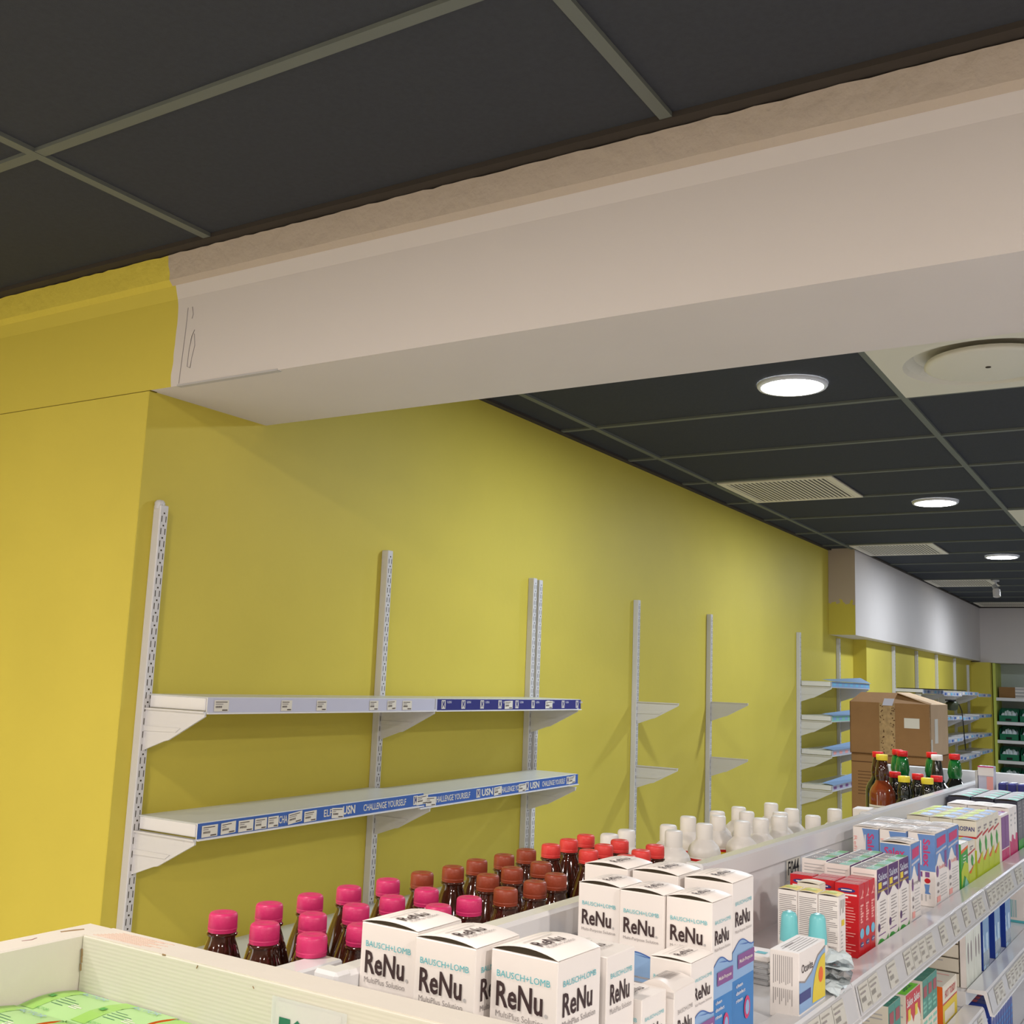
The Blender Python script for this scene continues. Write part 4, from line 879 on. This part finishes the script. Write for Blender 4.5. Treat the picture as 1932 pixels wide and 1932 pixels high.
def toddy(b, F, Rr, T, w, d, h, what):
    if what == 'top': b.bars(T, w * .1, d * .1, w * .9, d * .9, 5, m_pinkp, .3, 3); return
    b.rect(F, .0, 0, w, h, m_orange, .0003)
    b.rect(Rr, 0, h * .55, d, h * .98, m_cream, .0003); b.text(Rr, 'HOT TODDY', d * .15, h * .65, d * .75, h * .2, m_red, .015); b.rect(Rr, 0, 0, d, h * .55, m_yelp, .0003); b.rect(Rr, d * .1, h * .05, d * .8, h * .35, m_cream, .0006); b.rect(Rr, 0, h * .52, d, h * .56, m_red, .0006)
put('td', lambda: carton(.09, .125, .072, m_cream, toddy), 1.338, .152, LZ, 'orange and yellow hot drink carton on the lower shelf', 'orange cartons')
m_scene = mat('carton landscape print', (216, 218, 206), .5, .3, noise=.1, nscale=30)
def cream1(b, F, Rr, T, w, d, h, what):
    if what == 'top': return
    b.rect(F, 0, h * .8, w, h, m_navy, .0003); b.rect(F, 0, h * .79, w, h * .8, m_red, .0005)
    b.rect(Rr, 0, h * .80, d, h, m_navy, .0003); b.rect(Rr, 0, 0, d, h * .8, m_scene, .0002); b.ell(Rr, d * .3, h * .45, d * .1, h * .15, m_grey); b.ell(Rr, d * .7, h * .45, d * .1, h * .15, m_grey); b.rect(Rr, d * .1, h * .85, d * .5, h * .92, m_lilac, .0006)
for i in range(2): put('c1', lambda: carton(.012, .078, .145, m_card, cream1), 1.510 + .08 * i, .196, LZ2, 'thin white carton with a navy top edge, %s of two' % ('nearer', 'further')[i], 'flat stacked cartons')
for j in range(2):
    for i in range(5):
        zz = .0285
        put('c2', lambda: carton(.078, .078, .028, m_cream, lambda b, F, Rr, T, w, d, h, what: (b.rect(F, 0, h * .93, w, h, m_dark, .0004), b.bars(F, w * .1, h * .4, w * .6, h * .8, 2, m_lgrey, .4, 3)) if what == 'side' else None), 1.512, .148 - .081 * j, LZ2 + zz * i, 'flat cream carton on the lower shelf, %s from the bottom of the %s stack' % (ORD[i], ('right', 'left')[j]), 'flat stacked cartons')
def clearp(b, F, Rr, T, w, d, h, what):
    if what == 'top': return
    b.rect(F, 0, 0, w, h, m_navy2, .0003); b.bars(Rr, 0, h * .3, d, h * .95, 6, m_mblue, .4, 3, vert=True); b.bars(Rr, 0, 0, d, h * .3, 5, m_silver, .5, 4, vert=True)
m_navy2 = mat('deep blue print', (24, 52, 140), .3, .5)
for i in range(3): put('cp', lambda: carton(.09, .07, .125, m_sky2, clearp), 1.705 + .14 * i - .02, .158, LZ2, 'pale blue filmed pack with dark blue front edge, %s of three' % ORD[i], 'pale blue packs') 
put('fw', lambda: carton(.12, .13, .13, m_card, lambda b, F, Rr, T, w, d, h, what: (b.rect(F, 0, 0, w, h * .05, m_teal), b.barcode(F, w * .2, h * .1, w * .8, h * .45, m_teal), b.rect(F, 0, h * .93, w, h * .94, m_dgreen)) if what == 'side' else None), 2.33, .14, LZ2, 'white carton with teal barcode further along the lower shelf', 'pale blue packs')
def bluec(b, F, Rr, T, w, d, h, what):
    if what == 'top': b.rect(T, 0, 0, w * .65, d, m_navy2, .0003); b.rect(T, w * .2, d * .1, w * .5, d * .9, m_red, .0005); return
    b.bars(F, w * .2, h * .2, w * .9, h * .8, 6, m_lblue, .3, 4); b.text(Rr, 'W', d * .1, h * .7, d * .8, h * .25, m_card, .03); b.bars(Rr, d * .1, h * .1, d * .9, h * .6, 5, m_mblue, .5, 4)
for i in range(9): put('bl', lambda: carton(.06, .028, .122, m_navy2, bluec), 1.70 + .0305 * i, .178, -.80, 'narrow blue carton in the row on the bottom shelf, %s from the camera' % ORD[i], 'narrow blue cartons')

# ================================================================ BOTTLES BEHIND THE DIVIDER
def syrup(capmat):
    r = thing('syrup_bottle', 'x', 'bottle')
    b = MB(); b.lathe([(.026, 0), (.029, .004), (.029, .075), (.0285, .085), (.026, .100), (.0215, .118), (.0165, .133), (.0138, .1405), (.0138, .1475), (.0125, .150), (.0125, .158)], m_syrup, 28); b.build('bottle_body', r)
    b = MB(); b.lathe([(.0155, .1440), (.0160, .1455), (.0158, .1462), (.0145, .1470)], m_syrup, 24, cap=False); b.build('neck_ring', r)
    n = 28; b = MB()
    b.lathe([(.0146, .1475), (.0148, .1500), (.0151, .1508), (.0151, .1512), (.0147, .1516), (.0150, .1522), (.0147, .1634), (.0138, .1655), (.0120, .1666), (.0065, .1662), (.0045, .1655), (.001, .1655)], capmat, n); b.build('cap', r)
    return r
SY = {}
rowname = {-.19: 'row nearest the wall', -.115: 'middle row', -.05: 'row against the divider'}
def row_of(s): return min(rowname, key=lambda k: abs(k - s))
def bottles(kind, make, pts, z, adj, group):
    cnt = {}
    for (t, s) in sorted(pts):
        k = row_of(s); cnt[k] = cnt.get(k, 0) + 1
        lb = '%s, %s, %s from the camera' % (adj, rowname[k], ORD[cnt[k] - 1])
        if kind not in SY:
            r = make(); r.location = G(t, s, z); r.rotation_euler[2] = -GA; tag(r, lb, 'bottle', group); SY[kind] = r
        else: dup(SY[kind], G(t, s, z), t * 37 % 6, lb, group)
pink = [(-.196, -.194), (-.133, -.192), (-.201, -.127), (-.069, -.193), (-.138, -.122), (-.203, -.060), (-.004, -.193), (-.074, -.119), (-.140, -.053), (.064, -.190), (-.011, -.120), (.052, -.120), (-.012, -.053), (.048, -.054)]
brown = [(.132, -.190), (.196, -.188), (.262, -.196), (.327, -.194), (.247, -.127), (.392, -.198), (.180, -.120), (.312, -.122), (.250, -.060), (.187, -.052), (.122, -.053)]
redp = [(.462, -.198), (.530, -.206), (.595, -.212), (.460, -.130), (.524, -.139), (.588, -.145), (.520, -.072), (.584, -.080), (.457, -.064)]
bottles('pink', lambda: syrup(m_pinkcap), pink, -.4200, 'dark syrup bottle with pink cap', 'pink capped syrup bottles')
bottles('brown', lambda: syrup(m_brncap), brown, -.4200, 'dark syrup bottle with brown cap', 'brown capped syrup bottles')
bottles('red', lambda: syrup(m_redcap), redp, -.4200, 'dark syrup bottle with coral red cap', 'red capped syrup bottles')
def whiteb():
    r = thing('white_bottle', 'x', 'bottle')
    b = MB(); b.lathe([(.030, 0), (.0325, .003), (.0325, .082), (.0318, .0835), (.0318, .085), (.0325, .0865), (.0322, .095), (.029, .104), (.0215, .1115), (.0165, .116), (.0155, .122)], m_hdpe, 28); b.build('bottle_body', r)
    b = MB(); b.lathe([(.0163, .1175), (.0166, .119), (.0166, .1425), (.0155, .1455), (.0135, .1470), (.001, .1468)], m_wcap, 28); b.build('cap', r)
    b = MB(); b.lathe([(.0328, .002), (.0328, .077)], m_yelp, 28, cap=False); b.lathe([(.0329, .077), (.0329, .082)], m_red, 28, cap=False); b.lathe([(.0331, .069), (.0331, .0715)], m_dgreen, 28, cap=False); b.build('printed_label', r)
    return r
rowname = {-.25: 'row nearest the wall', -.165: 'middle row', -.095: 'row against the divider'}
whites = [(.762, -.258), (.836, -.262), (.900, -.196), (.965, -.238), (1.123, -.268), (1.042, -.196), (1.190, -.230), (1.262, -.262), (1.385, -.262), (1.315, -.215), (1.145, -.158), (1.224, -.148), (1.298, -.135), (1.531, -.239), (1.368, -.158), (1.458, -.163), (1.37, -.085), (1.543, -.091)]
bottles('white', whiteb, whites, -.4200, 'white plastic bottle with white cap', 'white plastic bottles')
def tallb(col_low, col_up, capm, label_m=None, hs=1.0, neck=.014, kr=1.0):
    r = thing('glass_bottle', 'x', 'bottle'); k = hs
    b = MB(); b.lathe([(.034 * kr, 0), (.037 * kr, .004), (.037 * kr, .120 * k), (.0355 * kr, .130 * k), (.030 * kr, .142 * k), (.0225 * kr, .152 * k), (.0185, .162 * k)], col_low, 28)
    b.lathe([(.0185, .162 * k), (neck + .004, .178 * k), (neck + .0015, .195 * k), (neck - .001, .212 * k), (.0115, .220 * k)], col_up, 28, cap=True); b.build('bottle_body', r)
    b = MB(); c_ = .0165; b.lathe([(c_ - .0005, .236 * k - c_), (c_, .237 * k - c_), (c_, .2350 * k), (c_ - .001, .2360 * k), (.001, .2360 * k)], capm, 24); b.build('cap', r)
    if label_m: b = MB(); b.lathe([(.0373, .02 * k), (.0373, .092 * k)], label_m, 28, cap=False); b.lathe([(.0375, .085 * k), (.0375, .087 * k)], m_grey, 28, cap=False); b.lathe([(.0375, .078 * k), (.0375, .080 * k)], m_grey, 28, cap=False); b.build('paper_label', r)
    return r
def one(r, t, s, label, group, z=-.4200): r.location = G(t, s, z); r.rotation_euler[2] = -GA; tag(r, label, 'bottle', group); return r
am = one(tallb(m_syrup2, m_syrup, m_yelcap, m_cream, neck=.0165), 2.299, -.183, 'tall amber bottle with yellow cap and cream label', 'tall glass bottles')
one(tallb(m_dglass, m_syrup, m_rcap, None, neck=.0165), 2.43, -.230, 'tall brown bottle with red cap behind the amber one', 'tall glass bottles')
gr = one(tallb(m_dglass, m_gglass, m_rcap, None, neck=.018), 2.575, -.193, 'tall green bottle with red cap, left one of the front pair', 'tall glass bottles')
dup(gr, G(2.642, -.225, -.42), 0, 'tall green bottle with red cap, just behind the left one')
dup(gr, G(2.615, -.113, -.42), 0, 'tall green bottle with red cap, middle of the glass bottles'); dup(gr, G(2.60, -.042, -.42), 0, 'tall green bottle with red cap, rightmost by the divider')
sy_ = one(tallb(m_dglass, m_dglass, m_yelcap, None, .775, .016, .83), 2.24, -.106, 'short dark bottle with yellow cap, left of two', 'short dark bottles')
dup(sy_, G(2.24, -.0425, -.42), 0, 'short dark bottle with yellow cap, right of two')
sr = one(tallb(m_dglass, m_dglass, m_rcap, None, .775, .016, .83), 2.385, -.168, 'short dark bottle with red cap, left of three', 'short dark bottles')
dup(sr, G(2.375, -.100, -.42), 0, 'short dark bottle with red cap, middle of three'); dup(sr, G(2.355, -.0425, -.42), 0, 'short dark bottle with red cap, right of three') 
wl = one(tallb(m_dglass, m_dglass, m_wcap, m_card), 2.49, -.070, 'white capped dark bottle with white label between green ones', 'white capped dark bottles')

# ================================================================ CARDBOARD BOX STACK (stands on the floor behind the gondola)
GBX = 'stacked brown cardboard boxes'
def cbox(w, d, h, m1, extra=None):
    b = MB(); b.box(-w / 2, w / 2, -d / 2, d / 2, 0, h, m1, .002); F, Rr, T = faces(w, d, h)
    if extra: extra(b, F, Rr, T)
    return b
m_kraft_d = mat('dark card print', (92, 62, 40), .8, .2)
t = thing('cardboard_box', 'large brown cardboard box on top of the stack, lid half open', 'box', (-1.14, 5.36, -.286 + E_), -.02, GBX)
w, d, h = .36, .38, .235
b = MB(); b.box(-w / 2, w / 2, -d / 2, d / 2, 0, .004, m_kraft)
for q in ((-w / 2, w / 2, -d / 2, -d / 2 + .004), (-w / 2, w / 2, d / 2 - .004, d / 2), (-w / 2, -w / 2 + .004, -d / 2, d / 2)): b.box(*q, 0, h, m_kraft)
b.box(w / 2 - .004, w / 2, -d / 2, d / 2, 0, h, m_kraft2); F, Rr, T = faces(w, d, h)
b.rect(F, .245, .125, .312, .170, m_paper, .0008); b.bars(F, .25, .13, .305, .165, 4, m_grey, .3, 4); b.rect(Rr, .08, .06, .15, .17, m_paper, .0008); b.rect(Rr, .0, .02, .03, .08, m_paper, .0008); b.bars(Rr, .09, .07, .14, .16, 4, m_grey, .5, 4)
b.build('box_body', t)
b = MB(); b.rect(F, .135, 0, .205, h, m_tape, .0012); R = random.Random(3)
for i in range(60): u = .137 + R.choice((0, 1)) * .048 + R.random() * .018; v = R.random() * h * .97; b.pol(F, [(u, v), (u + .004, v + .002), (u + .002, v + .006), (u - .002, v + .004)], m_kraft_d, .0016)
b.pol(F, [(.150, h - .012), (.195, h - .012), (.205, h + .02), (.160, h + .02)], m_lilac, .006); b.build('packing_tape', t)
b = MB(); b.mesh([(-w / 2, -d / 2, h), (w / 2, -d / 2, h), (-w / 2 + .03, -d / 2 + .09, h + .045), (w * .05, -d / 2 + .09, h + .047), (w / 2, -d / 2 + .03, h + .005)], [(0, 1, 4, 3, 2)], m_kraft)
b.mesh([(-w / 2, -d / 2 + .0, h - .002), (-w / 2 + .03, -d / 2 + .09, h + .043), (-w / 2, d / 2, h)], [(0, 1, 2)], m_kraft)
b.mesh([(w / 2, -d / 2, h), (w / 2, d / 2, h), (w * .05, d / 2 - .05, h + .05), (w * .05, -d / 2 + .06, h + .05), (w / 2, -d / 2, h - .003), (w / 2, d / 2, h - .003), (w * .05, d / 2 - .05, h + .047), (w * .05, -d / 2 + .06, h + .047)], [(0, 1, 2, 3), (4, 7, 6, 5), (0, 3, 7, 4), (1, 5, 6, 2)], m_kraft2); b.build('lid_flap', t)
def writ(b, F, Rr, T):
    b.bars(F, .03, .17, .24, .285, 8, m_kraft_d, .2, 5); b.text(F, 'HD', .09, .105, .06, .035, m_kraft_d, .02, .0012); b.text(F, 'box', .09, .05, .06, .035, m_kraft_d, .02, .0012); b.rect(F, .0, .32, .36, .324, m_kraft_d, .0006)
cbox(.362, .38, .36, m_kraft, writ).build('cardboard_box', loc=(-1.135, 5.37, -.6465 + E_), rz=-.03, label='printed brown cardboard box directly beneath the open one', cat='box', group=GBX)
cbox(.42, .40, .46, m_kraft).build('cardboard_box', loc=(-1.14, 5.37, -1.107 + E_), rz=0, label='plain brown cardboard box in the stack, third from top', cat='box', group=GBX)
cbox(.44, .42, .49, m_kraft).build('cardboard_box', loc=(-1.14, 5.37, -1.5985 + E_), rz=.02, label='plain brown cardboard box on the floor under the stack', cat='box', group=GBX)
b = MB(); b.box(-.020, .020, -.03, .03, 0, .137, m_card, .001); b.build('carton', loc=G(1.72, -.075, -.42), rz=-GA + .1, label='small white carton peeking over the divider before the amber bottle', cat='box')
